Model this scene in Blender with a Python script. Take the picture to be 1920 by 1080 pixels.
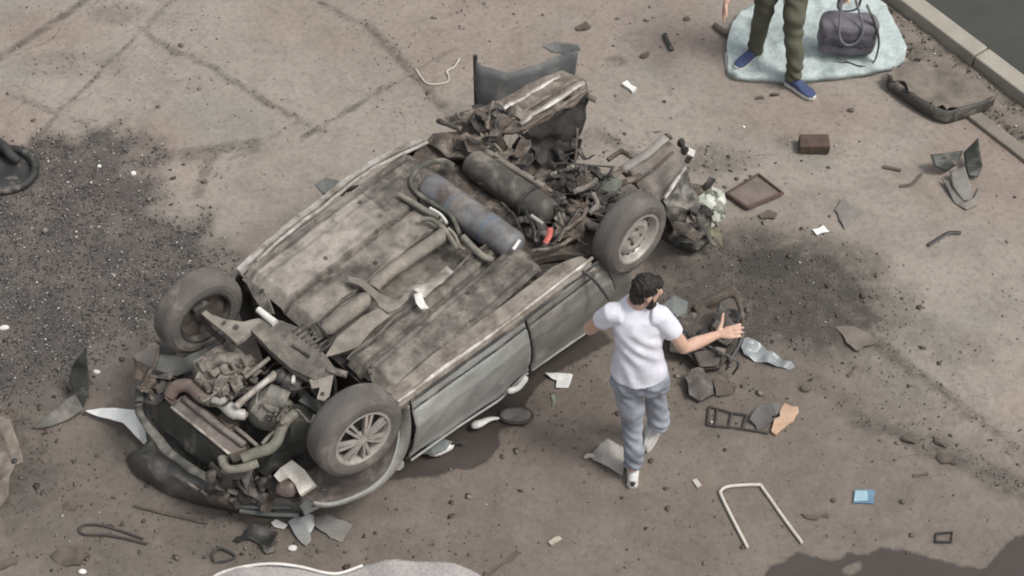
import bpy, bmesh, math, random
import numpy as np
from mathutils import Vector, Matrix, noise, Quaternion
for o in list(bpy.data.objects): bpy.data.objects.remove(o, do_unlink=True)
SC = bpy.context.scene; COL = SC.collection
R = math.radians
# ------------------------------------------------------------------ camera, sky, sun, exposure
F = 3600.; D = 13.; TH = R(50); CT, ST = math.cos(TH), math.sin(TH)
CAM = Vector((0, -D*CT, D*ST))
cd = bpy.data.cameras.new('camera'); cd.sensor_width = 36; cd.lens = 36*F/1920; cd.clip_end = 3000
co = bpy.data.objects.new('camera', cd); COL.objects.link(co); co.location = CAM; co.rotation_euler = (R(40), 0, 0)
SC.camera = co
W = bpy.data.worlds.new('World'); SC.world = W; W.use_nodes = True
wn = W.node_tree.nodes; wl = W.node_tree.links
sk = wn.new('ShaderNodeTexSky'); sk.sky_type = 'NISHITA'; sk.sun_disc = False
SUN_EL, SUN_AZ = R(60), R(112)          # azimuth from +Y towards +X
sk.sun_elevation = SUN_EL; sk.sun_rotation = SUN_AZ; sk.dust_density = 4; sk.air_density = 1.2
hs = wn.new('ShaderNodeHueSaturation'); hs.inputs['Saturation'].default_value = 0.22
bg = wn['Background']; bg.inputs['Strength'].default_value = 0.11
wl.new(sk.outputs[0], hs.inputs['Color']); wl.new(hs.outputs[0], bg.inputs['Color'])
sd = bpy.data.lights.new('sun', 'SUN'); sd.energy = 1.5; sd.angle = R(15); sd.color = (1, .95, .88)
so = bpy.data.objects.new('sun', sd); COL.objects.link(so)
sdir = Vector((math.sin(SUN_AZ)*math.cos(SUN_EL), math.cos(SUN_AZ)*math.cos(SUN_EL), math.sin(SUN_EL)))
so.rotation_euler = sdir.to_track_quat('Z', 'Y').to_euler(); so.location = sdir*20
SC.view_settings.view_transform = 'Standard'; SC.view_settings.look = 'None'
SC.view_settings.exposure = 0.56; SC.view_settings.gamma = 1; SC.view_settings.use_curve_mapping = False
SC.render.engine = 'CYCLES'; SC.render.filter_size = 1.9
SC.cycles.pixel_filter_type = 'BLACKMAN_HARRIS'; SC.cycles.filter_width = 1.9
random.seed(7); np.random.seed(7)

def at(u, v, z=0.):
    "point of the place at height z seen at photo position u, v"
    x = (u-960)/F; y = (540-v)/F
    d = Vector((x, y*ST+CT, y*CT-ST))
    return CAM + d*((z-CAM.z)/d.z)
def A(*pts): return [at(*p) for p in pts]
# ------------------------------------------------------------------ materials
MATS = {}
def nd(nt, t, **k):
    n = nt.nodes.new(t)
    for a, b in k.items(): setattr(n, a, b)
    return n
def mixc(nt, fac, a, b, mode='MIX'):
    m = nd(nt, 'ShaderNodeMix', data_type='RGBA', blend_type=mode)
    for sock, val in ((m.inputs[0], fac), (m.inputs[6], a), (m.inputs[7], b)):
        if isinstance(val, bpy.types.NodeSocket): nt.links.new(val, sock)
        elif isinstance(val, tuple): sock.default_value = (*val[:3], 1)
        else: sock.default_value = val
    return m.outputs[2]
def noi(nt, co, scale, detail=6, rough=.6, dist=0.):
    n = nd(nt, 'ShaderNodeTexNoise'); n.inputs['Scale'].default_value = scale
    n.inputs['Detail'].default_value = detail; n.inputs['Roughness'].default_value = rough
    n.inputs['Distortion'].default_value = dist
    nt.links.new(co, n.inputs['Vector']); return n.outputs[0]
def ramp(nt, fac, a, b):
    r = nd(nt, 'ShaderNodeMapRange'); r.inputs[1].default_value = a; r.inputs[2].default_value = b
    nt.links.new(fac, r.inputs[0]); return r.outputs[0]
def attr(nt, name):
    a = nd(nt, 'ShaderNodeAttribute', attribute_name=name); return a.outputs['Fac']
def math_(nt, op, a, b=None):
    m = nd(nt, 'ShaderNodeMath', operation=op)
    for i, v in enumerate((a, b)):
        if v is None: continue
        if isinstance(v, bpy.types.NodeSocket): nt.links.new(v, m.inputs[i])
        else: m.inputs[i].default_value = v
    return m.outputs[0]
DUST = (.30, .265, .225)
def M(name, c1, c2=None, sc=9., rough=.6, metal=0., dust=.0, bump=.15, bsc=40., lo=.38, hi=.62, spec=.4, trans=0., tone=None, up=0., darken=False):
    "painted / worn surface: two noise-mixed colours, a film of dust in patches, fine relief"
    if name in MATS: return MATS[name]
    m = bpy.data.materials.new(name); m.use_nodes = True; nt = m.node_tree; p = nt.nodes['Principled BSDF']
    tc = nd(nt, 'ShaderNodeTexCoord').outputs['Object']
    c2 = c2 or tuple(x*.72 for x in c1)
    col = mixc(nt, ramp(nt, noi(nt, tc, sc), lo, hi), c1, c2)
    if tone: col = mixc(nt, attr(nt, 'tone'), col, tone)
    if darken: col = mixc(nt, attr(nt, 'darken'), col, (.040, .034, .029))
    fine = noi(nt, tc, bsc*2.2, 4)
    col = mixc(nt, ramp(nt, fine, .3, .75), col, mixc(nt, .30, col, (.02, .018, .015)))
    if dust:
        d = ramp(nt, noi(nt, tc, sc*.8, 8, .7, .4), .62-dust*.45, .78-dust*.3)
        if up:
            g = nd(nt, 'ShaderNodeNewGeometry'); s = nd(nt, 'ShaderNodeSeparateXYZ'); nt.links.new(g.outputs['Normal'], s.inputs[0])
            d = math_(nt, 'MULTIPLY', d, ramp(nt, s.outputs[2], -.1, up))
        d = math_(nt, 'MULTIPLY', d, min(1., .5+dust*.6))
        col = mixc(nt, d, col, DUST)
        nt.links.new(math_(nt, 'ADD', math_(nt, 'MULTIPLY', d, max(0, .9-rough)), rough), p.inputs['Roughness'])
        if metal: nt.links.new(math_(nt, 'MULTIPLY', math_(nt, 'SUBTRACT', 1., d), metal), p.inputs['Metallic'])
    else:
        p.inputs['Roughness'].default_value = rough; p.inputs['Metallic'].default_value = metal
    nt.links.new(col, p.inputs['Base Color']); p.inputs['Specular IOR Level'].default_value = spec
    if trans: p.inputs['Transmission Weight'].default_value = trans; p.inputs['IOR'].default_value = 1.2
    b = nd(nt, 'ShaderNodeBump'); b.inputs['Strength'].default_value = bump; b.inputs['Distance'].default_value = .012
    nt.links.new(noi(nt, tc, bsc, 5), b.inputs['Height']); nt.links.new(b.outputs[0], p.inputs['Normal'])
    MATS[name] = m; return m
# ------------------------------------------------------------------ mesh helpers
class MB:
    def __init__(s): s.v = []; s.f = []
    def add(s, vs, fs):
        o = len(s.v); s.v += [Vector(x) for x in vs]; s.f += [tuple(i+o for i in f) for f in fs]; return s
    def loft(s, rings, cap=True, closed=True):
        n = len(rings[0]); vs = [p for r in rings for p in r]; fs = []
        for i in range(len(rings)-1):
            for j in range(n if closed else n-1):
                k = (j+1) % n; fs.append((i*n+j, i*n+k, (i+1)*n+k, (i+1)*n+j))
        if cap and closed: fs.append(tuple(range(n-1, -1, -1))); fs.append(tuple((len(rings)-1)*n+i for i in range(n)))
        return s.add(vs, fs)
    def tube(s, pts, r, n=10, flat=1., rnd=False, upv=None):
        pts = [Vector(p) for p in pts]; rs = list(r) if isinstance(r, (list, tuple)) else [r]*len(pts)
        ts = [((pts[min(i+1, len(pts)-1)]-pts[max(i-1, 0)]).normalized() or Vector((0, 0, 1))) for i in range(len(pts))]
        if rnd:
            k0 = pts[0]; k1 = pts[-1]; P = []; Q = []; T = []
            for a in (80, 55, 28): P.append(k0-ts[0]*rs[0]*math.sin(R(a))); Q.append(rs[0]*math.cos(R(a))); T.append(ts[0])
            P += pts; Q += rs; T += ts
            for a in (28, 55, 80): P.append(k1+ts[-1]*rs[-1]*math.sin(R(a))); Q.append(rs[-1]*math.cos(R(a))); T.append(ts[-1])
            pts, rs, ts = P, Q, T
        up = Vector(upv) if upv else (Vector((0, 0, 1)) if abs(ts[0].z) < .9 else Vector((0, 1, 0)))
        x = ts[0].cross(up).normalized(); rings = []
        for p, t, q in zip(pts, ts, rs):
            x = (x-t*x.dot(t)).normalized(); y = t.cross(x)
            rings.append([p+x*(q*math.cos(2*math.pi*k/n))+y*(q*flat*math.sin(2*math.pi*k/n)) for k in range(n)])
        return s.loft(rings)
    def box(s, c, size, rot=None, bev=.0):
        c = Vector(c); m = rot or Matrix.Identity(3); a, b, d = [x/2 for x in size]
        if bev:
            bm = bmesh.new(); bmesh.ops.create_cube(bm, size=1)
            for v in bm.verts: v.co = Vector((v.co.x*size[0], v.co.y*size[1], v.co.z*size[2]))
            bmesh.ops.bevel(bm, geom=bm.edges[:], offset=bev, segments=2, affect='EDGES', profile=.5)
            bm.verts.index_update()
            s.add([c+m@v.co for v in bm.verts], [tuple(v.index for v in f.verts) for f in bm.faces]); bm.free(); return s
        vs = [c+m@Vector((i*a, j*b, k*d)) for i in (-1, 1) for j in (-1, 1) for k in (-1, 1)]
        return s.add(vs, [(0, 1, 3, 2), (4, 6, 7, 5), (0, 4, 5, 1), (2, 3, 7, 6), (0, 2, 6, 4), (1, 5, 7, 3)])
    def ell(s, c, rad, rot=None, nu=14, nv=9):
        c = Vector(c); m = rot or Matrix.Identity(3); rings = []
        for i in range(1, nv):
            a = math.pi*i/nv
            rings.append([c+m@Vector((rad[0]*math.sin(a)*math.cos(2*math.pi*k/nu), rad[1]*math.sin(a)*math.sin(2*math.pi*k/nu), rad[2]*math.cos(a))) for k in range(nu)])
        return s.loft(rings)
    def lathe(s, prof, mat, n=36):
        "profile (radius, along axis Y) turned about local Y"
        rings = [[mat@Vector((r*math.cos(2*math.pi*k/n), y, r*math.sin(2*math.pi*k/n))) for k in range(n)] for r, y in prof]
        return s.loft(rings, cap=False)
    def plate(s, pts, th=.004, cuts=0, amp=0., nsc=4., nrm=None, seed=0.):
        "solid sheet bounded by a 3-D outline; amp crumples it"
        pts = [Vector(p) for p in pts]; bm = bmesh.new()
        f = bm.faces.new([bm.verts.new(p) for p in pts]); f.normal_update(); n = Vector(nrm) if nrm else f.normal.copy()
        if n.z < 0: n = -n
        bmesh.ops.triangulate(bm, faces=bm.faces[:])
        for _ in range(cuts): bmesh.ops.subdivide_edges(bm, edges=bm.edges[:], cuts=1, use_grid_fill=True)
        bmesh.ops.recalc_face_normals(bm, faces=bm.faces[:]); bm.verts.index_update()
        co = [v.co.copy() for v in bm.verts]
        if amp: co = [c+n*(amp*noise.noise((c+Vector((seed, seed*2, 0)))*nsc)*2) for c in co]
        N = len(co); fs = [tuple(v.index for v in q.verts) for q in bm.faces]
        sgn = 1 if bm.faces[0].normal.dot(n) > 0 else -1
        if sgn < 0: fs = [q[::-1] for q in fs]
        bd = [(e.verts[0].index, e.verts[1].index) for e in bm.edges if e.is_boundary]
        dirs = {(q[i], q[(i+1) % len(q)]) for q in fs for i in range(len(q))}
        F2 = fs+[tuple(i+N for i in q[::-1]) for q in fs]
        for a, b in bd:
            if (a, b) not in dirs: a, b = b, a
            F2.append((b, a, a+N, b+N))
        bm.free(); return s.add(co+[c-n*th for c in co], F2)
    def wrinkle(s, amp, sc, seed=0.):
        o = Vector((seed, -seed, seed*.5))
        s.v = [p+Vector((noise.noise(p*sc+o), noise.noise(p*sc+o+Vector((9, 0, 0))), noise.noise(p*sc+o+Vector((0, 9, 0)))))*amp for p in s.v]; return s
def tag(o, label=None, cat=None, group=None, kind=None):
    if label: o['label'] = label
    if cat: o['category'] = cat
    if group: o['group'] = group
    if kind: o['kind'] = kind
    return o
def thing(name, loc, label, cat, group=None):
    o = bpy.data.objects.new(name, None); o.empty_display_size = .1; COL.objects.link(o); o.location = loc
    WORLD[o.name] = Matrix.Translation(loc)
    return tag(o, label, cat, group)
def put(name, mb, mat, parent=None, label=None, cat=None, group=None, kind=None, smooth=False, auto=None):
    me = bpy.data.meshes.new(name); org = Vector((0, 0, 0))
    if parent is None and kind != 'structure':
        n = len(mb.v); org = Vector((sum(p.x for p in mb.v)/n, sum(p.y for p in mb.v)/n, min(p.z for p in mb.v)))
    me.from_pydata([tuple(p-org) for p in mb.v], [], mb.f); me.validate(); me.update()
    bm = bmesh.new(); bm.from_mesh(me); bmesh.ops.recalc_face_normals(bm, faces=bm.faces[:]); bm.to_mesh(me); bm.free()
    if mat: me.materials.append(mat)
    o = bpy.data.objects.new(name, me); COL.objects.link(o)
    if smooth:
        me.polygons.foreach_set('use_smooth', [True]*len(me.polygons))
        if auto: me.set_sharp_from_angle(angle=R(auto))
    o.location = org
    if parent:
        o.parent = parent
        o.matrix_parent_inverse = WORLD[parent.name].inverted()
    WORLD[o.name] = Matrix.Translation(org) if not parent else Matrix.Identity(4)
    return tag(o, label, cat, group, kind)
WORLD = {}
def sub_empty(name, parent, loc):
    o = bpy.data.objects.new(name, None); o.empty_display_size = .05; COL.objects.link(o); o.parent = parent
    o.matrix_parent_inverse = WORLD[parent.name].inverted(); o.location = loc; WORLD[o.name] = Matrix.Translation(loc); return o
def cat(p, steps=6):
    "smooth curve through points"
    p = [Vector(x) for x in p]; q = [p[0]*2-p[1]]+p+[p[-1]*2-p[-2]]; out = []
    for i in range(1, len(q)-2):
        for k in range(steps):
            t = k/steps; a, b, c, d = q[i-1], q[i], q[i+1], q[i+2]
            out.append(.5*((2*b)+(c-a)*t+(2*a-5*b+4*c-d)*t*t+(3*b-a-3*c+d)*t**3))
    return out+[p[-1]]
def remesh(mb, voxel, smooth=6, amp=0., nsc=6., fold=None):
    "one continuous surface grown round overlapping volumes"
    me = bpy.data.meshes.new('tmp'); me.from_pydata([tuple(p) for p in mb.v], [], mb.f); me.validate()
    bm = bmesh.new(); bm.from_mesh(me); bmesh.ops.recalc_face_normals(bm, faces=bm.faces[:]); bm.to_mesh(me); bm.free()
    o = bpy.data.objects.new('tmp', me); COL.objects.link(o)
    r = o.modifiers.new('r', 'REMESH'); r.mode = 'VOXEL'; r.voxel_size = voxel
    s = o.modifiers.new('s', 'SMOOTH'); s.iterations = smooth; s.factor = .5
    dg = bpy.context.evaluated_depsgraph_get(); dg.update(); e = o.evaluated_get(dg); m2 = e.to_mesh()
    out = MB(); nr = [v.normal.copy() for v in m2.vertices]; out.v = [v.co.copy() for v in m2.vertices]
    if amp or fold: out.v = [p+n*((amp*noise.noise(p*nsc)*2 if amp else 0)+(fold(p) if fold else 0)) for p, n in zip(out.v, nr)]
    out.f = [tuple(p.vertices) for p in m2.polygons]
    e.to_mesh_clear(); bpy.data.objects.remove(o); bpy.data.meshes.remove(me); return out

# ------------------------------------------------------------------ ground
def axis(lo, hi, st):
    c = list(np.arange(lo, hi+1e-6, st)); a = []; x = lo; w = st
    while x > -400: w *= 1.6; x -= w; a.append(x)
    b = []; x = c[-1]; w = st
    while x < 400: w *= 1.6; x += w; b.append(x)
    return np.array(a[::-1]+c+b)
GX = axis(-4.6, 4.6, .028); GY = axis(-3.0, 3.6, .028)
XX, YY = np.meshgrid(GX, GY)
def lat(n, seed):
    return np.random.RandomState(seed).rand(n, n)
def vnoise(x, y, sc, seed, octv=4):
    out = 0; amp = 1; tot = 0
    for o in range(octv):
        g = lat(256, seed+o*17); xs = x*sc; ys = y*sc; xi = np.floor(xs).astype(int); yi = np.floor(ys).astype(int)
        fx = xs-xi; fy = ys-yi; fx = fx*fx*(3-2*fx); fy = fy*fy*(3-2*fy)
        a = g[yi % 256, xi % 256]; b = g[yi % 256, (xi+1) % 256]; c = g[(yi+1) % 256, xi % 256]; d = g[(yi+1) % 256, (xi+1) % 256]
        out = out+amp*((a*(1-fx)+b*fx)*(1-fy)+(c*(1-fx)+d*fx)*fy); tot += amp; amp *= .5; sc *= 2.1
    return out/tot
def sdf(poly, x, y):
    "signed distance to a polygon on the ground, positive inside"
    P = [at(*p) for p in poly]; d = np.full(x.shape, 1e9); ins = np.zeros(x.shape, bool)
    for i in range(len(P)):
        a = P[i]; b = P[(i+1) % len(P)]; ex, ey = b.x-a.x, b.y-a.y
        t = np.clip(((x-a.x)*ex+(y-a.y)*ey)/(ex*ex+ey*ey+1e-12), 0, 1)
        d = np.minimum(d, np.hypot(x-a.x-t*ex, y-a.y-t*ey))
        c = ((a.y > y) != (b.y > y)) & (x < ex*(y-a.y)/(ey if abs(ey) > 1e-9 else 1e-9)+a.x); ins ^= c
    return np.where(ins, d, -d)
def soft(s, w): return np.clip(.5+s/(2*w), 0, 1)
def blob(u, v, ru, rv, x, y):
    c = at(u, v); return np.clip(1-np.hypot((x-c.x)/(ru/277), (y-c.y)/(rv/277/.77)), 0, 1)
GRAVEL = [(-700, 250), (0, 278), (60, 268), (120, 262), (190, 250), (262, 262), (240, 285), (300, 300), (235, 318), (262, 345), (300, 372), (345, 395), (400, 425), (428, 470), (455, 520), (420, 580), (310, 600), (260, 640), (200, 665), (160, 720), (90, 730), (40, 760), (-700, 800)]
DIRT = [(-900, 640), (120, 650), (300, 560), (520, 420), (760, 420), (1100, 360), (1290, 360), (1480, 430), (1600, 500), (1640, 640), (1740, 800), (1860, 930), (2100, 1030), (2300, 1500), (-900, 1500)]
PUDDLE = [(1395, 1140), (1430, 1085), (1445, 1062), (1470, 1052), (1492, 1033), (1520, 1040), (1560, 1048), (1578, 1044), (1585, 1036), (1625, 1040), (1655, 1028), (1690, 1030), (1730, 1042), (1775, 1056), (1815, 1062), (1840, 1066), (1858, 1045), (1885, 1018), (1905, 1003), (1925, 990), (2100, 940), (2200, 1200)]
ISLAND = [(1572, 1075), (1590, 1060), (1605, 1052), (1618, 1056), (1608, 1070), (1590, 1078)]
WET = [(700, 905), (760, 830), (940, 700), (1010, 640), (1110, 600), (1150, 640), (1060, 690), (1010, 720), (985, 760), (1002, 778), (985, 800), (955, 800), (932, 806), (934, 835), (915, 865), (880, 878), (860, 876), (820, 892), (770, 896), (735, 900)]
OIL = [(1365, 492), (1395, 464), (1470, 455), (1512, 466), (1512, 512), (1455, 532), (1385, 528)]
def fields(x, y):
    n1 = vnoise(x+50, y+50, 2.2, 3); n2 = vnoise(x+50, y+50, 7., 11); n3 = vnoise(x+50, y+50, .6, 23)
    g = soft(sdf(GRAVEL, x, y)+(n2-.5)*.40+(n1-.5)*.22, .13)
    dirt = soft(sdf(DIRT, x, y)+(n1-.5)*.5+(n3-.5)*.7, .38)
    wet = np.maximum(sdf(WET, x, y)+(n2-.5)*.05, np.minimum(sdf(PUDDLE, x, y), -sdf(ISLAND, x, y))+(n2-.5)*.06)
    st = np.clip(soft(sdf(OIL, x, y)+(n2-.5)*.1, .08)*1.0, 0, 1)*1.25
    for b in ((1500, 560, 230, 140, 1.0), (1340, 570, 180, 120, .9), (1430, 500, 200, 100, .9), (1560, 490, 110, 60, .6), (1620, 600, 120, 60, .5), (1330, 300, 110, 40, .5), (1155, 113, 32, 18, .55), (1020, 700, 160, 120, .3), (220, 25, 70, 34, .42), (120, 120, 170, 40, .25),
              (420, 1010, 160, 50, .45), (150, 900, 170, 90, .3), (20, 900, 120, 110, .75), (240, 850, 110, 60, .4), (1060, 270, 90, 40, .3), (1470, 265, 22, 14, .35), (70, 740, 100, 50, .4), (1350, 730, 150, 90, .3), (860, 650, 500, 180, .2), (1000, 150, 120, 80, .12)):
        st = np.maximum(st, b[4]*np.clip(blob(*b[:4], x, y)*2.2+(n2-.5)*.9*(blob(*b[:4], x, y) > 0), 0, 1))
    for u0, v0, u1, v1, wd, am in ((1590, 600, 1700, 690, 15, .7), (1690, 680, 1930, 870, 13, .62), (1600, 780, 1760, 845, 13, .7), (1740, 835, 1940, 930, 24, .7), (1500, 700, 1640, 790, 18, .4), (1380, 620, 1700, 720, 26, .35), (1600, 560, 1800, 660, 40, .3), (1650, 720, 1940, 880, 50, .28), (60, 265, 270, 60, 5, .6), (270, 60, 345, -20, 5, .45), (-20, 122, 200, -20, 9, .7), (560, 258, 690, 180, 5, .7), (690, 180, 860, 90, 5, .45), (20, 178, 320, 290, 6, .5), (480, 185, 600, 245, 5, .5), (430, 300, 560, 225, 5, .4), (590, 0, 700, 60, 8, .5), (100, 320, 60, 268, 6, .4),
                                   (265, 55, 560, 225, 6, .6), (690, 50, 830, 200, 10, .6), (0, 300, 300, 265, 18, .4), (330, 290, 470, 270, 14, .5), (400, 285, 370, 365, 12, .5), (1120, 250, 1260, 340, 14, .5), (250, 940, 600, 1010, 40, .35), (0, 960, 280, 1040, 60, .35), (620, 1000, 960, 1040, 20, .15)):
        a, b = at(u0, v0), at(u1, v1); ex, ey = b.x-a.x, b.y-a.y; t = np.clip(((x-a.x)*ex+(y-a.y)*ey)/(ex*ex+ey*ey), 0, 1)
        q = np.clip(1-np.hypot(x-a.x-t*ex+(n1-.5)*.10, y-a.y-t*ey+(n2-.5)*.08)/(wd/277*1.6), 0, 1)
        st = np.maximum(st, am*np.clip(q*2.2+(n2-.55)*1.4*(q > 0), 0, 1))
    red = np.clip((vnoise(x+90, y+20, .8, 41)-.46)*5, 0, 1)
    for b in ((560, 20, 160, 130), (800, 80, 220, 160), (80, 60, 180, 80), (1500, 220, 260, 90), (1300, 940, 330, 120)):
        red = np.maximum(red, np.clip(blob(*b, x, y)*1.5, 0, 1)*.9)
    return g, dirt, wet, st, red*(.5+n1*.8)
g_, d_, w_, s_, r_ = fields(XX, YY)
far = np.clip((np.hypot(XX, YY)-7)/10, 0, 1)
zz = (vnoise(XX+70, YY+70, 3, 5)-.5)*.006+g_*(vnoise(XX+70, YY+70, 14, 9, 3)-.35)*.028-np.clip(w_*4, 0, 1)*.003
zz += d_*(vnoise(XX+20, YY+40, 9, 77, 3)-.5)*.008
zz *= (1-far)
ny, nx = XX.shape
me = bpy.data.meshes.new('ground')
vv = np.stack([XX.ravel(), YY.ravel(), zz.ravel()], 1).astype('f'); ii = np.arange(nx*ny).reshape(ny, nx)
qq = np.stack([ii[:-1, :-1].ravel(), ii[:-1, 1:].ravel(), ii[1:, 1:].ravel(), ii[1:, :-1].ravel()], 1).astype('i')
me.vertices.add(len(vv)); me.vertices.foreach_set('co', vv.ravel()); me.loops.add(qq.size); me.loops.foreach_set('vertex_index', qq.ravel())
me.polygons.add(len(qq)); me.polygons.foreach_set('loop_start', np.arange(0, qq.size, 4, dtype='i')); me.polygons.foreach_set('loop_total', np.full(len(qq), 4, 'i'))
me.polygons.foreach_set('use_smooth', np.ones(len(qq), bool)); me.update()
for nm, ar in (('gravel', g_), ('dirt', d_), ('wet', w_), ('stain', s_), ('red', r_)):
    me.attributes.new(nm, 'FLOAT', 'POINT').data.foreach_set('value', ar.ravel().astype('f'))
ground = bpy.data.objects.new('ground', me); COL.objects.link(ground); ground['kind'] = 'structure'; WORLD['ground'] = Matrix.Identity(4)
gm = bpy.data.materials.new('worn_concrete'); gm.use_nodes = True; nt = gm.node_tree; p = nt.nodes['Principled BSDF']
tc = nd(nt, 'ShaderNodeTexCoord').outputs['Object']
c = mixc(nt, ramp(nt, noi(nt, tc, 1.1, 8, .65), .35, .65), (.315, .275, .240), (.250, .230, .198))
c = mixc(nt, math_(nt, 'MULTIPLY', attr(nt, 'red'), .60), c, (.250, .192, .165))
c = mixc(nt, math_(nt, 'MULTIPLY', ramp(nt, noi(nt, tc, 5, 8, .7), .5, .72), .35), c, (.20, .185, .155))
c = mixc(nt, math_(nt, 'MULTIPLY', attr(nt, 'dirt'), .80), c, mixc(nt, ramp(nt, noi(nt, tc, 3, 8, .7), .35, .65), (.176, .146, .125), (.118, .101, .087)))
mo = ramp(nt, noi(nt, tc, 13, 7, .72, .6), .36, .66)
c = mixc(nt, math_(nt, 'MULTIPLY', ramp(nt, noi(nt, tc, 3.3, 7, .7, 1.2), .48, .66), .42), c, mixc(nt, .55, c, (.075, .055, .045)))
c = mixc(nt, math_(nt, 'MULTIPLY', mo, .26), c, mixc(nt, .62, c, (.045, .038, .030)))
sp = ramp(nt, noi(nt, tc, 26, 6, .75), .50, .72)
c = mixc(nt, math_(nt, 'MULTIPLY', sp, .50), c, (.085, .070, .058))
sp2 = ramp(nt, noi(nt, tc, 60, 3, .6), .62, .75)
c = mixc(nt, math_(nt, 'MULTIPLY', sp2, .28), c, (.40, .37, .33))
stn = math_(nt, 'MULTIPLY', attr(nt, 'stain'), ramp(nt, noi(nt, tc, 9, 7, .75), .28, .54))
c = mixc(nt, stn, c, (.072, .064, .056))
c = mixc(nt, math_(nt, 'MULTIPLY', ramp(nt, attr(nt, 'stain'), .85, 1.15), .8), c, (.050, .045, .041))
gv = nd(nt, 'ShaderNodeTexVoronoi'); gv.inputs['Scale'].default_value = 75; nt.links.new(tc, gv.inputs['Vector'])
gc = mixc(nt, ramp(nt, gv.outputs[0], .1, .7), (.105, .094, .088), (.048, .043, .041))
c = mixc(nt, math_(nt, 'MULTIPLY', attr(nt, 'gravel'), .92), c, mixc(nt, ramp(nt, noi(nt, tc, 2.5, 6), .4, .7), gc, (.125, .108, .098)))
wt = ramp(nt, math_(nt, 'ADD', attr(nt, 'wet'), math_(nt, 'MULTIPLY', math_(nt, 'SUBTRACT', noi(nt, tc, 22, 6, .7), .5), .05)), -.010, .010)
c = mixc(nt, math_(nt, 'MULTIPLY', wt, .86), c, (.046, .039, .036))
nt.links.new(c, p.inputs['Base Color'])
nt.links.new(math_(nt, 'SUBTRACT', .92, math_(nt, 'MULTIPLY', wt, .62)), p.inputs['Roughness']); p.inputs['Specular IOR Level'].default_value = .25
b = nd(nt, 'ShaderNodeBump'); b.inputs['Strength'].default_value = .55; b.inputs['Distance'].default_value = .012
hgt = math_(nt, 'ADD', noi(nt, tc, 34, 6, .7), math_(nt, 'MULTIPLY', noi(nt, tc, 8, 5), .8))
nt.links.new(math_(nt, 'MULTIPLY', hgt, math_(nt, 'SUBTRACT', 1., math_(nt, 'MULTIPLY', wt, .85))), b.inputs['Height']); nt.links.new(b.outputs[0], p.inputs['Normal'])
me.materials.append(gm)

# cracks and joints in the concrete: narrow strips of dark silt sunk in the sheet
silt = bpy.data.materials.new('silt'); silt.use_nodes = True; nt = silt.node_tree; p = nt.nodes['Principled BSDF']
tc = nd(nt, 'ShaderNodeTexCoord').outputs['Object']
p.inputs['Base Color'].default_value = (.135, .112, .092, 1); p.inputs['Roughness'].default_value = .95
nt.links.new(math_(nt, 'MULTIPLY', ramp(nt, noi(nt, tc, 9, 7, .8), .46, .66), .6), p.inputs['Alpha'])
def crack(pts, w, jit=.02, step=.04):
    P = [at(u, v, 0) for u, v in pts]; L = []
    for a, b_ in zip(P, P[1:]):
        n = max(2, int((b_-a).length/step))
        for k in range(n): L.append(a.lerp(b_, k/n))
    L.append(P[-1]); m = MB(); ring = []
    for i, q in enumerate(L):
        t = (L[min(i+1, len(L)-1)]-L[max(0, i-1)]).normalized(); s = Vector((-t.y, t.x, 0))
        q = q+s*(jit*noise.noise(q*6)*2+jit*.5*noise.noise(q*30)); ww = w*(.35+.9*abs(noise.noise(q*11+Vector((3, 1, 7))))*1.6)*min(1, .3+min(i, len(L)-1-i)*.3)
        ring.append((q+s*ww/2, q-s*ww/2))
    vs = []
    for a, b_ in ring: vs += [a+Vector((0, 0, .005)), b_+Vector((0, 0, .005))]
    return vs, [(2*i, 2*i+1, 2*i+3, 2*i+2) for i in range(len(ring)-1)]
CR = [([(-20, 122), (90, 78), (175, 12), (200, -20)], .022, .01), ([(60, 268), (130, 205), (215, 140), (265, 70), (340, -10)], .014, .015), ([(20, 180), (70, 190), (150, 215), (215, 240), (300, 280)], .012, .02),
      ([(265, 55), (340, 92), (400, 125), (470, 165), (560, 230)], .014, .01), ([(560, 258), (620, 225), (665, 190), (760, 140)], .016, .006), ([(480, 185), (545, 225), (590, 240)], .010, .01), ([(450, 285), (520, 245), (560, 225)], .008, .01),
      ([(700, 60), (740, 105), (790, 160), (830, 200)], .014, .01), ([(600, 5), (680, 45), (700, 60)], .014, .01), ([(380, 300), (400, 280), (440, 285), (470, 270)], .020, .02), ([(400, 285), (405, 320), (390, 345), (360, 365)], .018, .02),
      ([(235, 230), (270, 250), (300, 280), (330, 290)], .016, .01), ([(50, 110), (110, 85), (140, 110), (120, 150), (60, 130), (45, 155), (90, 180)], .010, .03), ([(10, 150), (45, 165), (40, 200), (0, 220)], .010, .03),
      ([(1570, 600), (1640, 650), (1700, 685), (1780, 750), (1850, 810), (1930, 870)], .020, .02), ([(1610, 780), (1690, 820), (1740, 838), (1830, 880), (1930, 935)], .020, .02), ([(1720, 700), (1790, 745), (1860, 800), (1930, 828)], .012, .03),
      ([(1640, 865), (1730, 855), (1790, 850)], .008, .01), ([(1760, 860), (1840, 880), (1910, 905)], .018, .03), ([(1790, 420), (1850, 445), (1910, 470)], .010, .01), ([(1840, 560), (1890, 548), (1930, 520)], .007, .01),
      ([(1130, 250), (1200, 290), (1250, 330)], .018, .015), ([(1560, 290), (1640, 300), (1760, 330)], .008, .01), ([(1690, 380), (1760, 420), (1800, 430)], .006, .02), ([(700, 985), (800, 1010), (900, 1030)], .007, .01),
      ([(1700, 600), (1740, 585), (1800, 610), (1830, 650)], .006, .02), ([(1000, 90), (1100, 40), (1150, -10)], .008, .01), ([(1060, 10), (1140, 60), (1200, 90)], .008, .01)]
for pts, w, j in CR:
    vs, fs = crack(pts, w*1.15, j*1.3); m = MB(); m.add(vs, fs); put('crack', m, silt, ground)

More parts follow.
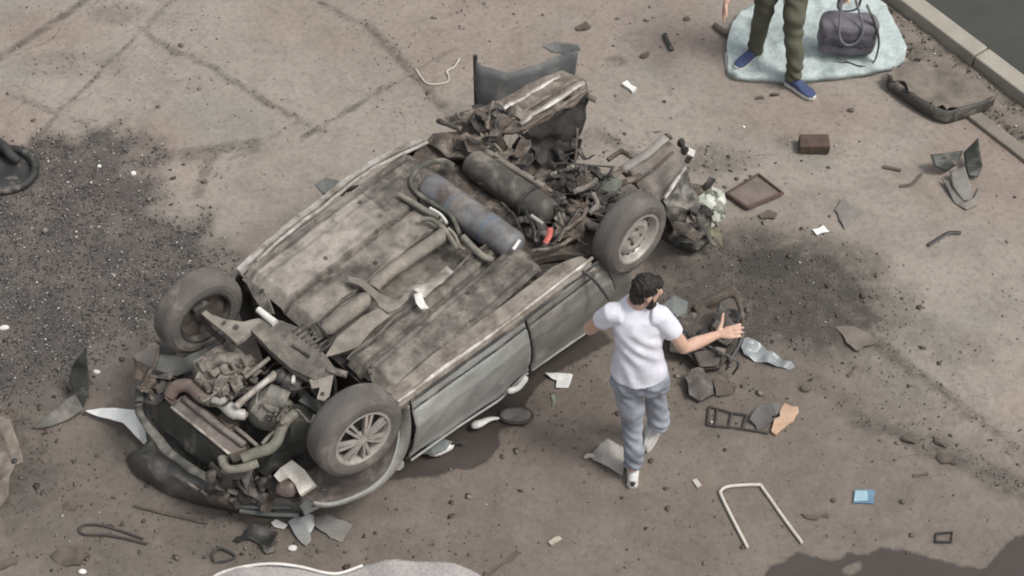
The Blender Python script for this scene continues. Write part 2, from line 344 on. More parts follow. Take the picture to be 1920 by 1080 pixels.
# stones and crumbs
def stones(name, pts, mats, parent=None, label=None):
    "many angular stones in one mesh; pts rows: x, y, z, size, shade"
    base = np.array([(0, 0, .7), (.9, 0, 0), (.25, .85, .05), (-.75, .5, -.05), (-.7, -.55, .1), (.3, -.9, 0), (0, 0, -.6)])
    tri = np.array([(0, 1, 2), (0, 2, 3), (0, 3, 4), (0, 4, 5), (0, 5, 1), (6, 2, 1), (6, 3, 2), (6, 4, 3), (6, 5, 4), (6, 1, 5)])
    n = len(pts); rs = np.random.RandomState(len(pts)); an = rs.rand(n)*6.283; ca, sa = np.cos(an), np.sin(an)
    v = base[None]*(.6+.8*rs.rand(n, 7, 1)); v = v*np.stack([.7+.8*rs.rand(n), .6+.6*rs.rand(n), .45+.5*rs.rand(n)], 1)[:, None]
    x = v[..., 0]*ca[:, None]-v[..., 1]*sa[:, None]; y = v[..., 0]*sa[:, None]+v[..., 1]*ca[:, None]
    v = np.stack([x, y, v[..., 2]], 2)*pts[:, 3][:, None, None]*.5+pts[:, None, :3]
    f = (tri[None]+np.arange(n)[:, None, None]*7).reshape(-1, 3)
    me = bpy.data.meshes.new(name); org = np.array([pts[:, 0].mean(), pts[:, 1].mean(), 0])
    me.vertices.add(n*7); me.vertices.foreach_set('co', (v-org).reshape(-1).astype('f')); me.loops.add(f.size); me.loops.foreach_set('vertex_index', f.ravel().astype('i'))
    me.polygons.add(len(f)); me.polygons.foreach_set('loop_start', np.arange(0, f.size, 3, dtype='i')); me.polygons.foreach_set('loop_total', np.full(len(f), 3, 'i')); me.update()
    me.attributes.new('shade', 'FLOAT', 'POINT').data.foreach_set('value', np.repeat(pts[:, 4], 7).astype('f'))
    me.materials.append(mats); o = bpy.data.objects.new(name, me); COL.objects.link(o); o.location = org
    return tag(o, label, None, None, 'stuff')
def shade_mat(name, stops, rough=.9):
    m = bpy.data.materials.new(name); m.use_nodes = True; nt = m.node_tree; p = nt.nodes['Principled BSDF']
    r = nd(nt, 'ShaderNodeValToRGB'); e = r.color_ramp.elements
    for i, (q, c) in enumerate(stops):
        el = e[i] if i < 2 else e.new(q)
        el.position = q; el.color = (*c, 1)
    nt.links.new(attr(nt, 'shade'), r.inputs[0]); nt.links.new(r.outputs[0], p.inputs['Base Color']); p.inputs['Roughness'].default_value = rough; p.inputs['Specular IOR Level'].default_value = .2
    return m
def scatter(n, x0, x1, y0, y1, seed):
    r = np.random.RandomState(seed); return x0+(x1-x0)*r.rand(n), y0+(y1-y0)*r.rand(n), r
x, y, r = scatter(60000, -4.4, -1.1, -1.3, 1.6, 1); g, d, w, s, rd = fields(x, y)
k = r.rand(len(x)) < g**1.5*.55; x, y = x[k], y[k]; n = len(x); sz = .008+.014*r.rand(n)**2.5+.035*(r.rand(n) > .995)*r.rand(n)
stones('gravel', np.stack([x, y, np.full(n, .006)+sz*.2, sz, r.rand(n)**1.6], 1), shade_mat('gravel_stone', [(0, (.060, .056, .053)), (.6, (.140, .129, .121)), (.93, (.30, .28, .26)), (1, (.60, .58, .55))]), label='dark broken gravel spread over the left of the yard')
x, y, r = scatter(95000, -4.3, 4.3, -2.9, 3.3, 2); g, d, w, s, rd = fields(x, y)
cl = vnoise(x+11, y+33, 1.4, 61); k = r.rand(len(x)) < np.clip(.022+s*.60+d*.03+np.clip(cl-.56, 0, 1)*.5, 0, .7)*(w < .02); x, y, s, d = x[k], y[k], s[k], d[k]; n = len(x)
sz = .006+.012*r.rand(n)**2+.035*(r.rand(n) > .98)*r.rand(n)
stones('dirt_crumbs', np.stack([x, y, np.full(n, .002)+sz*.15, sz, r.rand(n)**1.3], 1), shade_mat('crumb', [(0, (.075, .063, .052)), (.7, (.135, .115, .095)), (.96, (.24, .21, .18)), (1, (.55, .53, .49))]), label='loose dark soil crumbs scattered over the concrete')

sh = []
rr_ = np.random.RandomState(9)
for u, v, du, dv, n in ((1370, 330, 90, 50, 60), (1560, 560, 150, 90, 110), (150, 900, 190, 150, 110), (430, 1010, 170, 50, 60), (1350, 700, 130, 80, 70), (1180, 290, 90, 60, 35), (1760, 830, 150, 90, 50), (1250, 60, 200, 60, 35), (80, 740, 90, 50, 50), (700, 980, 200, 60, 30), (1500, 300, 200, 90, 40), (330, 360, 120, 90, 40), (1000, 900, 300, 120, 50)):
    for k in range(n):
        q = at(u+du*rr_.randn()*.6, v+dv*rr_.randn()*.6); sh.append((q.x, q.y, .006, .016+.034*rr_.rand()**2, rr_.rand()))
sh = np.array(sh)[::3]; w__ = fields(sh[:, 0], sh[:, 1])[2]; sh = sh[w__ < .01]
stones('plastic_shards', sh, shade_mat('shard', [(0, (.050, .042, .036)), (.75, (.11, .092, .078)), (.95, (.18, .155, .13)), (1, (.6, .58, .54))], .7), label='small dark broken plastic shards strewn round the wreck')

# kerb, road and planting strip at the upper right
def P2(u, v): q = at(u, v); return Vector((q.x, q.y, 0))
k0, k1 = P2(1672, 12), P2(1900, 186); kd = (k1-k0).normalized(); kn = Vector((-kd.y, kd.x, 0))     # kn points to the road
if kn.x < 0: kn = -kn
road = MB(); a = k0-kd*60+kn*.16; b_ = k0+kd*60+kn*.16
road.add([a+Vector((0, 0, .012)), b_+Vector((0, 0, .012)), b_+kn*9+Vector((0, 0, .012)), a+kn*9+Vector((0, 0, .012))], [(0, 1, 2, 3)])
put('road', road, M('asphalt', (.060, .062, .054), (.050, .053, .047), sc=3, rough=.9, bump=.5, bsc=120), kind='structure')
kerbm = M('kerb_concrete', (.36, .335, .285), (.30, .28, .24), sc=5, rough=.9, bump=.35, bsc=60, dust=.3)
kerb = MB(); L = .98
kroot = bpy.data.objects.new('kerb', None); COL.objects.link(kroot); kroot.location = k0; kroot['kind'] = 'structure'; WORLD['kerb'] = Matrix.Translation(k0)
rotk = Matrix((kd, kn, Vector((0, 0, 1)))).transposed()
for i in range(-5, 6):
    m = MB(); m.box(k0+kd*(i+.35)*1.0+kn*.075+Vector((0, 0, .03+.004*math.sin(i*5))), (L+.008, .15, .18), rotk, bev=.012)
    put('kerb_stone', m, kerbm, kroot)
strip = MB(); e0 = P2(1668, 148)
def off(pt): return (pt-k0).dot(kn)
wst = off(P2(1800, 190))
N = 90; vs = []; fs = []
for i in range(N+1):
    for j in range(9):
        q = k0+kd*(-3+i*.09)+kn*(-.003+(wst+.02)*j/8*1.0)
        e = min(j, 8-j)/4; fade = .006+.03*e+.018*noise.noise(q*7)+.012*noise.noise(q*21)
        vs.append(q+Vector((0, 0, max(.002, fade))))
for i in range(N):
    for j in range(8): fs.append((i*9+j, i*9+j+1, (i+1)*9+j+1, (i+1)*9+j))
strip.add(vs, fs)
put('planting_strip', strip, M('strip_soil', (.215, .182, .152), (.140, .122, .105), sc=8, rough=.95, bump=.8, bsc=45), kind='structure', smooth=True)
edm = M('edging_concrete', (.235, .205, .175), (.18, .16, .14), sc=6, rough=.92, bump=.4, bsc=50)
eroot = bpy.data.objects.new('edging', None); COL.objects.link(eroot); q0 = P2(1822, 216); eroot.location = q0; eroot['kind'] = 'structure'; WORLD['edging'] = Matrix.Translation(q0)
for i in range(4):
    m = MB(); m.box(q0+kd*(i+.48)*.8+Vector((0, 0, .004+.003*i)), (.79, .11, .06), rotk, bev=.012); put('edging_stone', m, edm, eroot)
x, y, r = scatter(900, 0, 1, 0, 1, 5)
pp = np.array([tuple(k0+kd*(-1+4*a)+kn*(wst*(.08+.9*b2))) for a, b2 in zip(x, y)])
sz = .012+.022*r.rand(900)**2; pp[:, 2] = .03; stones('strip_stones', np.column_stack([pp, sz, r.rand(900)**1.5]), shade_mat('strip_stone', [(0, (.06, .052, .045)), (.8, (.15, .13, .11)), (1, (.5, .47, .43))]), label='small stones and clods lying on the soil strip along the kerb')

# ------------------------------------------------------------------ the overturned car
EA = (at(1185, 440, .9)-at(670, 815, .9)).normalized()         # from nose to tail
EB = Vector((-EA.y, EA.x, 0))                                    # from the near side to the far side
UP = Vector((0, 0, 1))
car = thing('overturned_car', at(800, 640, 0), 'wrecked silver grey car lying on its roof, dusty underside and wheels up', 'car')
silver = M('silver_paint', (.42, .43, .41), (.34, .345, .325), sc=4, rough=.30, metal=.35, dust=.18, bump=.05, bsc=25)
silver2 = M('dark_silver_paint', (.29, .288, .268), (.205, .195, .178), sc=5, rough=.34, metal=.35, dust=.22, bump=.06, bsc=25)  # darker silver; the rear door's brownish reflection is mixed into this colour
under = M('dusty_underbody', (.182, .164, .143), (.085, .075, .065), sc=12, rough=.85, dust=.25, bump=.7, bsc=30, tone=(.36, .325, .285), lo=.34, hi=.64, darken=True)
bare = M('scraped_metal', (.58, .55, .51), (.22, .19, .16), sc=9, rough=.5, metal=.25, dust=.25, bump=.4, bsc=50)
dark = M('sooty_metal', (.062, .057, .052), (.034, .031, .028), sc=10, rough=.75, dust=.22, bump=.5, bsc=40, up=.6)
brown = M('rusty_dark_metal', (.115, .088, .070), (.060, .050, .043), sc=11, rough=.8, dust=.3, bump=.6, bsc=45, up=.5)
blackp = M('black_plastic', (.040, .040, .038), (.028, .028, .027), sc=8, rough=.5, dust=.25, bump=.2, bsc=50, up=.5)
greyp = M('grey_plastic', (.130, .138, .135), (.095, .100, .098), sc=6, rough=.55, dust=.25, bump=.12)
rubber = M('tyre_rubber', (.135, .122, .112), (.100, .090, .083), sc=5, rough=.85, dust=.25, bump=.3, bsc=60)
alloy = M('alloy', (.46, .44, .405), (.31, .29, .265), sc=10, rough=.45, metal=.25, dust=.35, bump=.1)
cast = M('cast_alloy', (.235, .212, .186), (.085, .075, .065), sc=13, rough=.65, metal=.2, dust=.4, bump=.7, bsc=45)
white = M('white_plastic', (.74, .73, .69), (.62, .60, .56), sc=8, rough=.5, dust=.1, bump=.1)
cream = M('dusty_hose', (.205, .195, .160), (.125, .118, .095), sc=12, rough=.6, dust=.3)
def part(name, mb, mat, parent=None, smooth=True, auto=40): return put(name, mb, mat, parent or car, smooth=smooth, auto=auto)

# crushed roof, pillars and cabin (all under the body)
def lerp(a, b, t): return a+(b-a)*t
def line(pts, n):
    "n+1 points evenly along a polyline"
    P = [Vector(p) for p in pts]; Ls = [0]
    for a, b in zip(P, P[1:]): Ls.append(Ls[-1]+(b-a).length)
    out = []
    for i in range(n+1):
        d = Ls[-1]*i/n; k = 0
        while k < len(P)-2 and Ls[k+1] < d: k += 1
        out.append(P[k].lerp(P[k+1], (d-Ls[k])/max(1e-9, Ls[k+1]-Ls[k])))
    return out
SILL = A((742, 752, .88), (975, 585, .90), (1075, 508, .915), (1108, 482, .92))
BELT = A((742, 884, .20), (860, 800, .21), (935, 752, .22), (978, 708, .23), (1146, 592, .25), (1190, 560, .26))
rf = MB(); rp = [at(760, 835, .05)+EB*.10, at(1120, 590, .05)+EB*.10]
o0 = BELT[0]+EB*.14; o1 = BELT[4]+EB*.14
for z0, z1, ins in ((.012, .09, .06), (.09, .17, .0)):
    q = [o0+EB*ins, o1+EB*ins, o1+EB*(1.22-ins), o0+EB*(1.22-ins)]
    rf.loft([[Vector((p.x, p.y, z0)) for p in q], [Vector((p.x, p.y, z1)) for p in q]])
part('roof', rf.wrinkle(.02, 5), dark, smooth=False)
cab = MB(); q = [o0+EB*.02+EA*.02, o1+EB*.02, o1+EB*1.24, o0+EB*1.24+EA*.02]
cab.loft([[Vector((p.x, p.y, .165)) for p in q], [Vector((p.x, p.y, .78)) for p in q]]); part('cabin_lining', cab, blackp, smooth=False)
for t in (.02, .5, .97):
    m = MB(); a = BELT[0].lerp(BELT[4], t); m.tube([a+EB*.02+UP*.02, a+EB*.10+EA*.03-UP*.06, Vector((a.x, a.y, .05))+EB*.2+EA*.05], [.04, .035, .04], 8); part('pillar', m, silver2)

# floor pan: ribs, tunnel and rails pressed in one sheet
FF, FR, NR, NF = at(452, 512, .89), at(770, 280, .92), at(1020, 500, .92), at(738, 748, .88)
Fi, Ni = at(455, 515, .89), at(738, 748, .88)
def floorpt(s, t):
    return lerp(lerp(FF, FR, s), lerp(NF, NR, s), t)
def prof(t, s):
    def st(a, b): return max(0, min(1, (t-a)/(b-a)))
    z = .035*(st(.03, .05)-st(.27, .29)); z -= .012*(st(.05, .07)-st(.10, .12))
    z -= .10*(st(.47, .50)-st(.665, .70)); z += .030*(st(.80, .815)-st(.965, .98)); z -= .03*(st(.765, .775)-st(.79, .80))
    z += .012*(st(.84, .85)-st(.88, .89))
    return z
GRV = (.052, .288, .475, .690, .772, .968)
fl = MB(); NS, NT = 140, 230; vs = []; tone = []; darken = []
for i in range(NS+1):
    for j in range(NT+1):
        s, t = i/NS, j/NT; p_ = floorpt(s, t); z = prof(t, s)
        gq = max(max(0, 1-abs(t-g)/.0085) for g in GRV); z -= .010*gq
        if .30 < t < .46 or .70 < t < .79: z += .010*max(0, math.sin(s*9+1))**10
        z += .006*noise.noise(p_*9)+.004*noise.noise(p_*25)
        if s < .05: z -= (.05-s)*1.2
        if s > .96: z -= (s-.96)*1.5
        vs.append(p_+UP*z)
        n_ = noise.noise(p_*4+Vector((2, 2, 2))); a = 0
        n2_ = noise.noise(p_*12); a = 0
        if .05 < t < .27: a = (.70+.7*n_+.6*n2_ if s < .66 else .2+1.2*n_+.5*n2_)
        elif .80 < t < .97: a = .22+1.0*n_+.5*n2_
        elif .30 < t < .46: a = .22+1.2*n_+.5*n2_
        else: a = .15+.6*n_+.3*n2_
        tone.append(max(0, min(1, a)))
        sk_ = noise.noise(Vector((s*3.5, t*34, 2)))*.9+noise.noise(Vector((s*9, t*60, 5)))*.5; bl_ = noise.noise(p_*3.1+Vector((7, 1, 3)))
        darken.append(max(0, min(.92, .78*gq*(.75+.5*bl_)+max(0, bl_-.05)*.75+max(0, noise.noise(p_*11)-.15)*.9+max(0, noise.noise(p_*27)-.25)*.8+(.45*max(0, (s-.62)/.38)))))  # dirt blotches, plus darkening along the grooves and towards the rear
fl.add(vs, [(i*(NT+1)+j, i*(NT+1)+j+1, (i+1)*(NT+1)+j+1, (i+1)*(NT+1)+j) for i in range(NS) for j in range(NT)])
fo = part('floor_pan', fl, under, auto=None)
fo.data.attributes.new('darken', 'FLOAT', 'POINT').data.foreach_set('value', darken)
fo.data.attributes.new('tone', 'FLOAT', 'POINT').data.foreach_set('value', tone)
for s0, t0 in ((.30, .23), (.62, .09), (.45, .40), (.62, .86)):
    q = floorpt(s0, t0)+UP*(prof(t0, s0)+.002); m = MB(); m.tube([q-UP*.006, q+UP*.005], .014, 10); put('floor_plug', m, dark, fo)
for t0, r0 in ((.455, .007), (.468, .006), (.705, .006), (.72, .008)):
    m = MB(); m.tube([floorpt(i/24, t0+.006*math.sin(i*1.1+t0*40))+UP*(prof(t0, 0)*.2+.014) for i in range(25)], r0, 6); part('brake_line', m, (dark, cast)[int(t0*1000) % 2])
tub = MB(); q = [FF-UP*.06, at(800, 250, .86), at(1100, 490, .86), NF-UP*.06]
tub.loft([[p-UP*.10 for p in q], [p+Vector((0, 0, -.06)) for p in q]]); part('cabin_floor', tub, dark, smooth=False)
# rail ends with drain holes at the front of the floor
for pts, h in (((at(452, 512, .915), at(500, 553, .915), at(512, 588, .90), at(497, 590, .86), at(470, 548, .89)), at(492, 545, .93)),
               ((at(690, 692, .91), at(735, 690, .91), at(770, 722, .90), at(742, 748, .88), at(700, 725, .89)), at(694, 700, .918))):
    m = MB(); m.plate(pts, .02, 3, .006, 8); e = part('rail_end', m, under)
    m = MB(); m.tube([h, h+UP*.006], .012, 12); put('drain_hole', m, blackp, e)
# sills
m = MB(); FS = cat(A((446, 508, .86), (520, 440, .875), (600, 378, .885), (690, 310, .90), (790, 262, .90)), 6)
rings = []
for i, q in enumerate(FS):
    w = .035+.01*noise.noise(q*5); rings.append([q+EB*.02-UP*.05, q+EB*.015+UP*.012, q-EB*.03+UP*.020, q-EB*.035-UP*.02])
m.loft(rings); part('sill', m.wrinkle(.008, 9), bare)
m = MB(); m.tube([q-EB*.06+UP*.018 for q in FS[2:]], .012, 7); part('seam_flange', m.wrinkle(.012, 7), bare)
m = MB(); rings = []
NSL = line(SILL, 40)
for i, q in enumerate(NSL):
    wv = .006*noise.noise(q*7); e_ = max(0, (i-34)/6); q = q-UP*(.05*e_*e_)-EB*.02*e_; wv -= .03*e_
    rings.append([q+EB*.10+UP*(.02+wv), q+EB*.04+UP*(.028+wv), q+EB*.030+UP*.006, q-EB*.01+UP*.0, q-EB*.03-UP*.03, q-EB*.02-UP*.09, q+EB*.10-UP*.09])
m.loft(rings); part('sill', m, M('sill_grime', (.30, .27, .235), (.15, .125, .105), sc=8, rough=.7, metal=.1, dust=.3, bump=.5))
m = MB(); m.tube([q-EB*(.012+.006*noise.noise(q*4))+UP*.004 for q in NSL], [.010+.010*max(0, noise.noise(q*3.3)+.35) for q in NSL], 8); part('scraped_flange', m, bare)
m = MB(); m.tube([q-EB*.035-UP*.045 for q in NSL[2:-1]], .011, 7); part('door_seal', m, blackp)
# side panels: rows from sill to belt, bulged outwards
def side(t0, t1, n=24, rows=16, ins=.0, trim=None):
    S = line(SILL[:3]+[SILL[3]+EA*.22], 200); B = line(BELT, 200); vs = []
    for i in range(n+1):
        t = t0+(t1-t0)*i/n
        for j in range(rows+1):
            q = j/rows; q_ = .10+.90*q
            if trim: q_ = trim(t, q_)
            a = S[min(200, int(t*200))].lerp(S[min(200, int(t*200)+1)], t*200-int(t*200)); b = B[min(200, int(t*200))].lerp(B[min(200, int(t*200)+1)], t*200-int(t*200))
            o = .055*math.sin(math.pi*min(1, q_*1.15))+ins; 
            if .20 < q_ < .235: o -= .010
            if .36 < q_ < .42: o += .004
            if q_ > .93: o -= (q_-.93)*.35
            o += .016*noise.noise(a*3+Vector((q_*2, 0, 0)))+.012*noise.noise(a*7+Vector((q_*5, 3, 0)))-.03*max(0, noise.noise(a*2.2+Vector((q_*1.6, 7, 1)))-.25)
            vs.append(a.lerp(b, q_)-EB*o)
    mb = MB(); mb.add(vs, [(i*(rows+1)+j, i*(rows+1)+j+1, (i+1)*(rows+1)+j+1, (i+1)*(rows+1)+j) for i in range(n) for j in range(rows)])
    return mb
def solid(o, th):
    s = o.modifiers.new('thickness', 'SOLIDIFY'); s.thickness = th; s.offset = 0; return o
def sidept(t, q_, o):
    S = line(SILL[:3]+[SILL[3]+EA*.22], 60); B = line(BELT, 60); i = min(59, int(t*60)); f_ = t*60-i
    return S[i].lerp(S[i+1], f_).lerp(B[i].lerp(B[i+1], f_), q_)-EB*o
m = MB(); m.tube([sidept(.05+.87*i/30, .075, .022) for i in range(31)], .013, 8); part('door_seal', m, blackp)
d1 = solid(part('front_door', side(.052, .545, 40, 40), silver), .012)
d2 = solid(part('rear_door', side(.553, .915, 32, 40, .004), silver2), .012)
solid(part('rear_quarter_panel', side(.922, 1., 8, 16, -.02), silver2), .01)
m = MB(); m.tube(cat(A((980, 600, .84), (1030, 553, .86), (1078, 512, .885), (1098, 512, .88), (1118, 530, .83), (1142, 562, .72)), 6), .010, 7); put('door_seal', m, blackp, d2)
m = MB(); m.tube(cat([p-EB*.07 for p in A((938, 722, .30), (957, 715, .30), (974, 694, .34))], 5), [.012]+[.020]*9+[.010], 8); put('door_handle', m, white, d1)
for t0, t1, dd in ((.055, .54, d1), (.556, .86, d2)):
    m = MB(); m.tube([sidept(t0+(t1-t0)*i/24, .185, .052*math.sin(math.pi*.185*1.15)+.010) for i in range(25)], .0065, 6); put('rub_strip', m, blackp, dd)
    m = MB(); m.tube([sidept(t0+(t1-t0)*i/24, .965, .012) for i in range(25)], .008, 6); put('window_trim', m, M('pale_trim', (.40, .40, .38), (.28, .28, .265), sc=9, rough=.4, dust=.2), dd)
m = MB(); m.ell(at(1018, 598, .62)-EB*.08, (.02, .012, .028)); put('filler_dent', m, blackp, d2)
# front wing, arch lip and wheel well
ARCH = A((742, 748, .80), (748, 800, .62), (744, 838, .52), (728, 880, .44), (700, 910, .40), (660, 932, .38), (618, 944, .38), (588, 942, .42))
m = MB(); m.tube(cat(ARCH, 6), .008, 8); part('arch_lip', m, silver)
m = MB(); LOW = A((768, 760, .80), (770, 806, .60), (762, 845, .44), (738, 884, .38), (705, 913, .36), (661, 935, .34), (619, 947, .34), (584, 949, .36))
CA, CL = cat(ARCH, 6), cat(LOW, 6); rows = 6
m.add([a.lerp(b, j/rows)-EB*.02*math.sin(math.pi*j/rows) for a, b in zip(CA, CL) for j in range(rows+1)], [(i*(rows+1)+j, i*(rows+1)+j+1, (i+1)*(rows+1)+j+1, (i+1)*(rows+1)+j) for i in range(len(CA)-1) for j in range(rows)])
solid(part('front_wing', m, silver2), .01)
m = MB(); ins = [p+EB*.30+UP*.0 for p in CA]
m.add([a.lerp(b, j/4)-UP*.05*math.sin(math.pi*j/4) for a, b in zip(CA, ins) for j in range(5)], [(i*5+j, i*5+j+1, (i+1)*5+j+1, (i+1)*5+j) for i in range(len(CA)-1) for j in range(4)])
solid(part('wheel_well', m, M('well_liner', (.115, .095, .085), (.085, .072, .066), sc=7, rough=.85, dust=.3)), .008)
# far side of the body
m = MB(); S2 = line([p+EB*.0 for p in (FS[0], FS[-1])], 20)
m.add([q+EB*(.02+.07*math.sin(math.pi*j/8))-UP*(.05+.60*j/8) for q in S2 for j in range(9)], [(i*9+j, i*9+j+1, (i+1)*9+j+1, (i+1)*9+j) for i in range(20) for j in range(8)])
solid(part('far_side_panel', m, silver2), .012)
m = MB(); m.plate(A((590, 345, .50), (612, 332, .52), (655, 345, .52), (640, 362, .50), (605, 362, .48)), .05, 2, .004); mr = part('wing_mirror', m, greyp)
m = MB(); m.tube(A((640, 356, .50), (672, 352, .56)), .02, 8); put('mirror_stalk', m, blackp, mr)

# wheels
def wheel(c, axis_, rad, wid, kind, spin=0.):
    c = Vector(c); y = Vector(axis_).normalized(); z = (UP-y*y.z).normalized(); x = y.cross(z); mt = Matrix.Translation(c) @ Matrix((x, y, z)).transposed().to_4x4()
    w = sub_empty('wheel', car, c); h = wid/2; rr = rad*.62
    pr = [(rr, -h*.80), (rr+.006, -h*.98), (rad*.72, -h*1.02), (rad*.725, -h*1.05), (rad*.80, -h*1.06), (rad*.86, -h*1.03), (rad*.865, -h*1.0), (rad*.93, -h*.93), (rad*.985, -h*.72), (rad, -h*.45)]
    for g in (-.30, 0, .30): pr += [(rad, h*(g-.05)), (rad-.003, h*(g-.03)), (rad-.003, h*(g+.03)), (rad, h*(g+.05))]
    pr += [(rad, h*.45), (rad*.985, h*.72), (rad*.93, h*.93), (rad*.865, h*1.0), (rad*.86, h*1.03), (rad*.80, h*1.06), (rad*.725, h*1.05), (rad*.72, h*1.02), (rr+.006, h*.98), (rr, h*.80)]
    m = MB(); m.lathe(pr, mt, 64); put('tyre', m, rubber, w, smooth=True, auto=50)
    m = MB(); out = h if kind != 'inner' else -h
    m.lathe([(rr+.008, h*.92), (rr+.010, h*1.0), (rr-.004, h*1.0), (rr-.016, h*.80), (rr-.022, h*.2), (rr-.022, -h*.5), (rr-.004, -h*.95), (rr+.010, -h*1.0), (rr+.008, -h*.92)], mt, 48)
    if kind == 'alloy':
        for k in range(7):
            a = spin+2*math.pi*k/7; dr = x*math.cos(a)+z*math.sin(a); tn = y.cross(dr)
            for sg in (-1, 1):
                m.loft([[c+dr*q[0]+tn*(sg*q[1]+e*q[2])+y*(h*.80+f_*.012+(.012 if q[0] < .1 else 0)) for e, f_ in ((-1, -1), (1, -1), (1, 1), (-1, 1))] for q in ((.03, .004, .010), (.09, .012, .0085), (rr-.012, .020, .009))])
        m.tube([c+y*(h*.70), c+y*(h*1.02)], [.045, .030], 18)
        put('rim', m, alloy, w, smooth=True, auto=30)
        m = MB(); m.tube([c+y*(h*.1), c+y*(h*.25)], rr*.86, 32); m.tube([c+y*(h*.2), c+y*(h*.55)], .055, 16); put('brake_disc', m, dark, w, smooth=True, auto=30)
    elif kind == 'steel':
        m.lathe([(rr-.02, h*.55), (rr-.035, h*.30), (rr*.80, h*.38), (rr*.66, h*.62), (rr*.50, h*.66), (rr*.36, h*.50), (.035, h*.50), (.032, h*.72), (.001, h*.74)], mt, 48)
        put('rim', m, alloy, w, smooth=True, auto=35)
        for k in range(16):
            m = MB(); a = 2*math.pi*k/16; q = c+(x*math.cos(a)+z*math.sin(a))*(rr*.78)+y*(h*.42); m.ell(q, (.011, .011, .011), nu=8, nv=5); put('vent_hole', m, blackp, w)
        for k in range(4):
            m = MB(); a = .4+math.pi/2*k; q = c+(x*math.cos(a)+z*math.sin(a))*.055; m.tube([q+y*h*.48, q+y*h*.64], .010, 6); put('wheel_nut', m, dark, w)
    else:
        put('rim', m, dark, w, smooth=True, auto=35)
        m = MB(); m.tube([c+y*.01, c+y*.045], rr*.88, 30); m.tube([c+y*.02, c+y*.07], [.07, .045], 14); put('brake_disc', m, brown, w, smooth=True, auto=30)
        m = MB(); m.box(c+z*.10+x*.02+y*.06, (.11, .07, .07), Matrix((x, y, z)).transposed(), bev=.012); put('brake_caliper', m, dark, w)
NB = -EB
wheel(at(665, 806, .84), NB+UP*.10-EA*.10, .292, .185, 'alloy', .2)
wheel(at(1180, 437, .92), NB+UP*.06+EA*.02, .275, .165, 'steel')
wheel(at(372, 582, .84), NB+UP*.02-EA*.04, .288, .168, 'inner')

# front subframe, arms and exhaust
m = MB(); m.plate(A((470, 618, .97), (500, 596, .97), (528, 600, .98), (575, 622, .985), (612, 668, .985), (628, 690, .98), (612, 705, .97), (590, 712, .97), (545, 690, .97), (505, 655, .96), (492, 640, .96)), .07, 3, .004, 9)
sf = part('subframe', m, under)
m = MB()
for k in range(7):
    a = at(549+k*8.5, 622+k*6.2, .99); m.tube([a, a+EA*.085], .007, 6)
put('heat_shield_rib', m, dark, sf)
m = MB(); m.tube(A((549, 647, .985), (580, 669, .985)), .010, 8); put('slot', m, blackp, sf)
m = MB(); m.tube(A((484, 580, .99), (516, 606, .985)), [.020, .024], 10); put('bush_bolt', m, white, sf)
m = MB(); m.tube(A((615, 692, .98), (650, 703, .97)), .022, 10); put('bush_bolt', m, cast, sf)
m = MB(); m.plate(A((380, 576, .93), (398, 590, .93), (430, 601, .95), (456, 603, .96), (496, 594, .96), (502, 602, .96), (470, 622, .96), (456, 634, .96), (442, 642, .95), (420, 622, .93), (392, 600, .92), (376, 586, .92)), .03, 3, .006, 10)
ar = part('control_arm', m, M('dusty_arm', (.27, .25, .22), (.18, .165, .143), sc=10, rough=.75, dust=.4, bump=.3))
for u, v in ((421, 604), (443, 613)):
    m = MB(); m.tube([at(u, v, .945), at(u, v, .965)], .016 if u > 430 else .01, 12); put('arm_hole', m, blackp, ar)
m = MB(); m.plate(A((580, 712, .96), (600, 706, .97), (626, 702, .96), (618, 742, .92), (608, 752, .91), (594, 748, .92), (600, 726, .95), (585, 728, .95)), .03, 2, .004, 10)
ar = part('control_arm', m, MATS['dusty_arm']); m = MB(); m.tube([at(605, 738, .90), at(605, 738, .94)], .012, 12); put('arm_hole', m, blackp, ar)
m = MB(); m.tube(A((420, 640, .80), (395, 620, .82), (375, 590, .84)), .018, 8); part('driveshaft', m, dark)
m = MB(); m.tube(A((560, 700, .82), (610, 755, .83), (650, 800, .84)), .018, 8); part('driveshaft', m, dark)
dusty = M('dusty_pipe', (.235, .212, .18), (.155, .138, .118), sc=9, rough=.75, dust=.35, bump=.25)
m = MB(); m.tube(A((607, 620, .93), (614, 615, .935), (684, 563, .94), (690, 558, .935)), [.035, .054, .054, .04], 18); part('silencer', m, dusty)
m = MB(); m.tube(cat(A((700, 540, .92), (712, 525, .935), (770, 483, .94), (832, 440, .945)), 5), .046, 18); part('exhaust_pipe', m, dusty)
m = MB(); m.tube(cat(A((585, 630, .90), (600, 622, .91), (612, 614, .92)), 4), [.05, .06, .05, .055, .05, .06, .05, .05, .05], 14); part('flex_joint', m, dark)
m = MB(); m.plate(A((652, 518, .965), (680, 523, .975), (700, 540, .98), (715, 552, .985), (742, 563, .98), (752, 576, .97), (728, 586, .97), (712, 576, .975), (702, 560, .98), (676, 536, .97), (655, 528, .96)), .035, 2, .004)
part('cross_bracket', m, dusty)
m = MB(); m.plate(A((608, 670, .935), (630, 635, .945), (680, 592, .955), (725, 572, .96), (752, 560, .965), (772, 540, .95), (765, 562, .945), (740, 585, .945), (700, 618, .94), (672, 650, .93), (640, 660, .93)), .012, 4, .012, 7)
part('heat_shield', m, dusty)
m = MB(); m.plate(A((752, 548, .95), (775, 540, .975), (796, 556, .95), (830, 530, .95), (850, 508, .945), (838, 500, .94), (800, 530, .94), (776, 532, .95)), .006, 3, .012, 9); part('torn_shield_edge', m, bare)
m = MB(); m.plate(A((776, 552, .99), (790, 548, 1.0), (796, 566, .985), (804, 576, .98), (790, 580, .97), (780, 568, .98)), .012, 2, .01, 20); part('torn_clip', m, white)
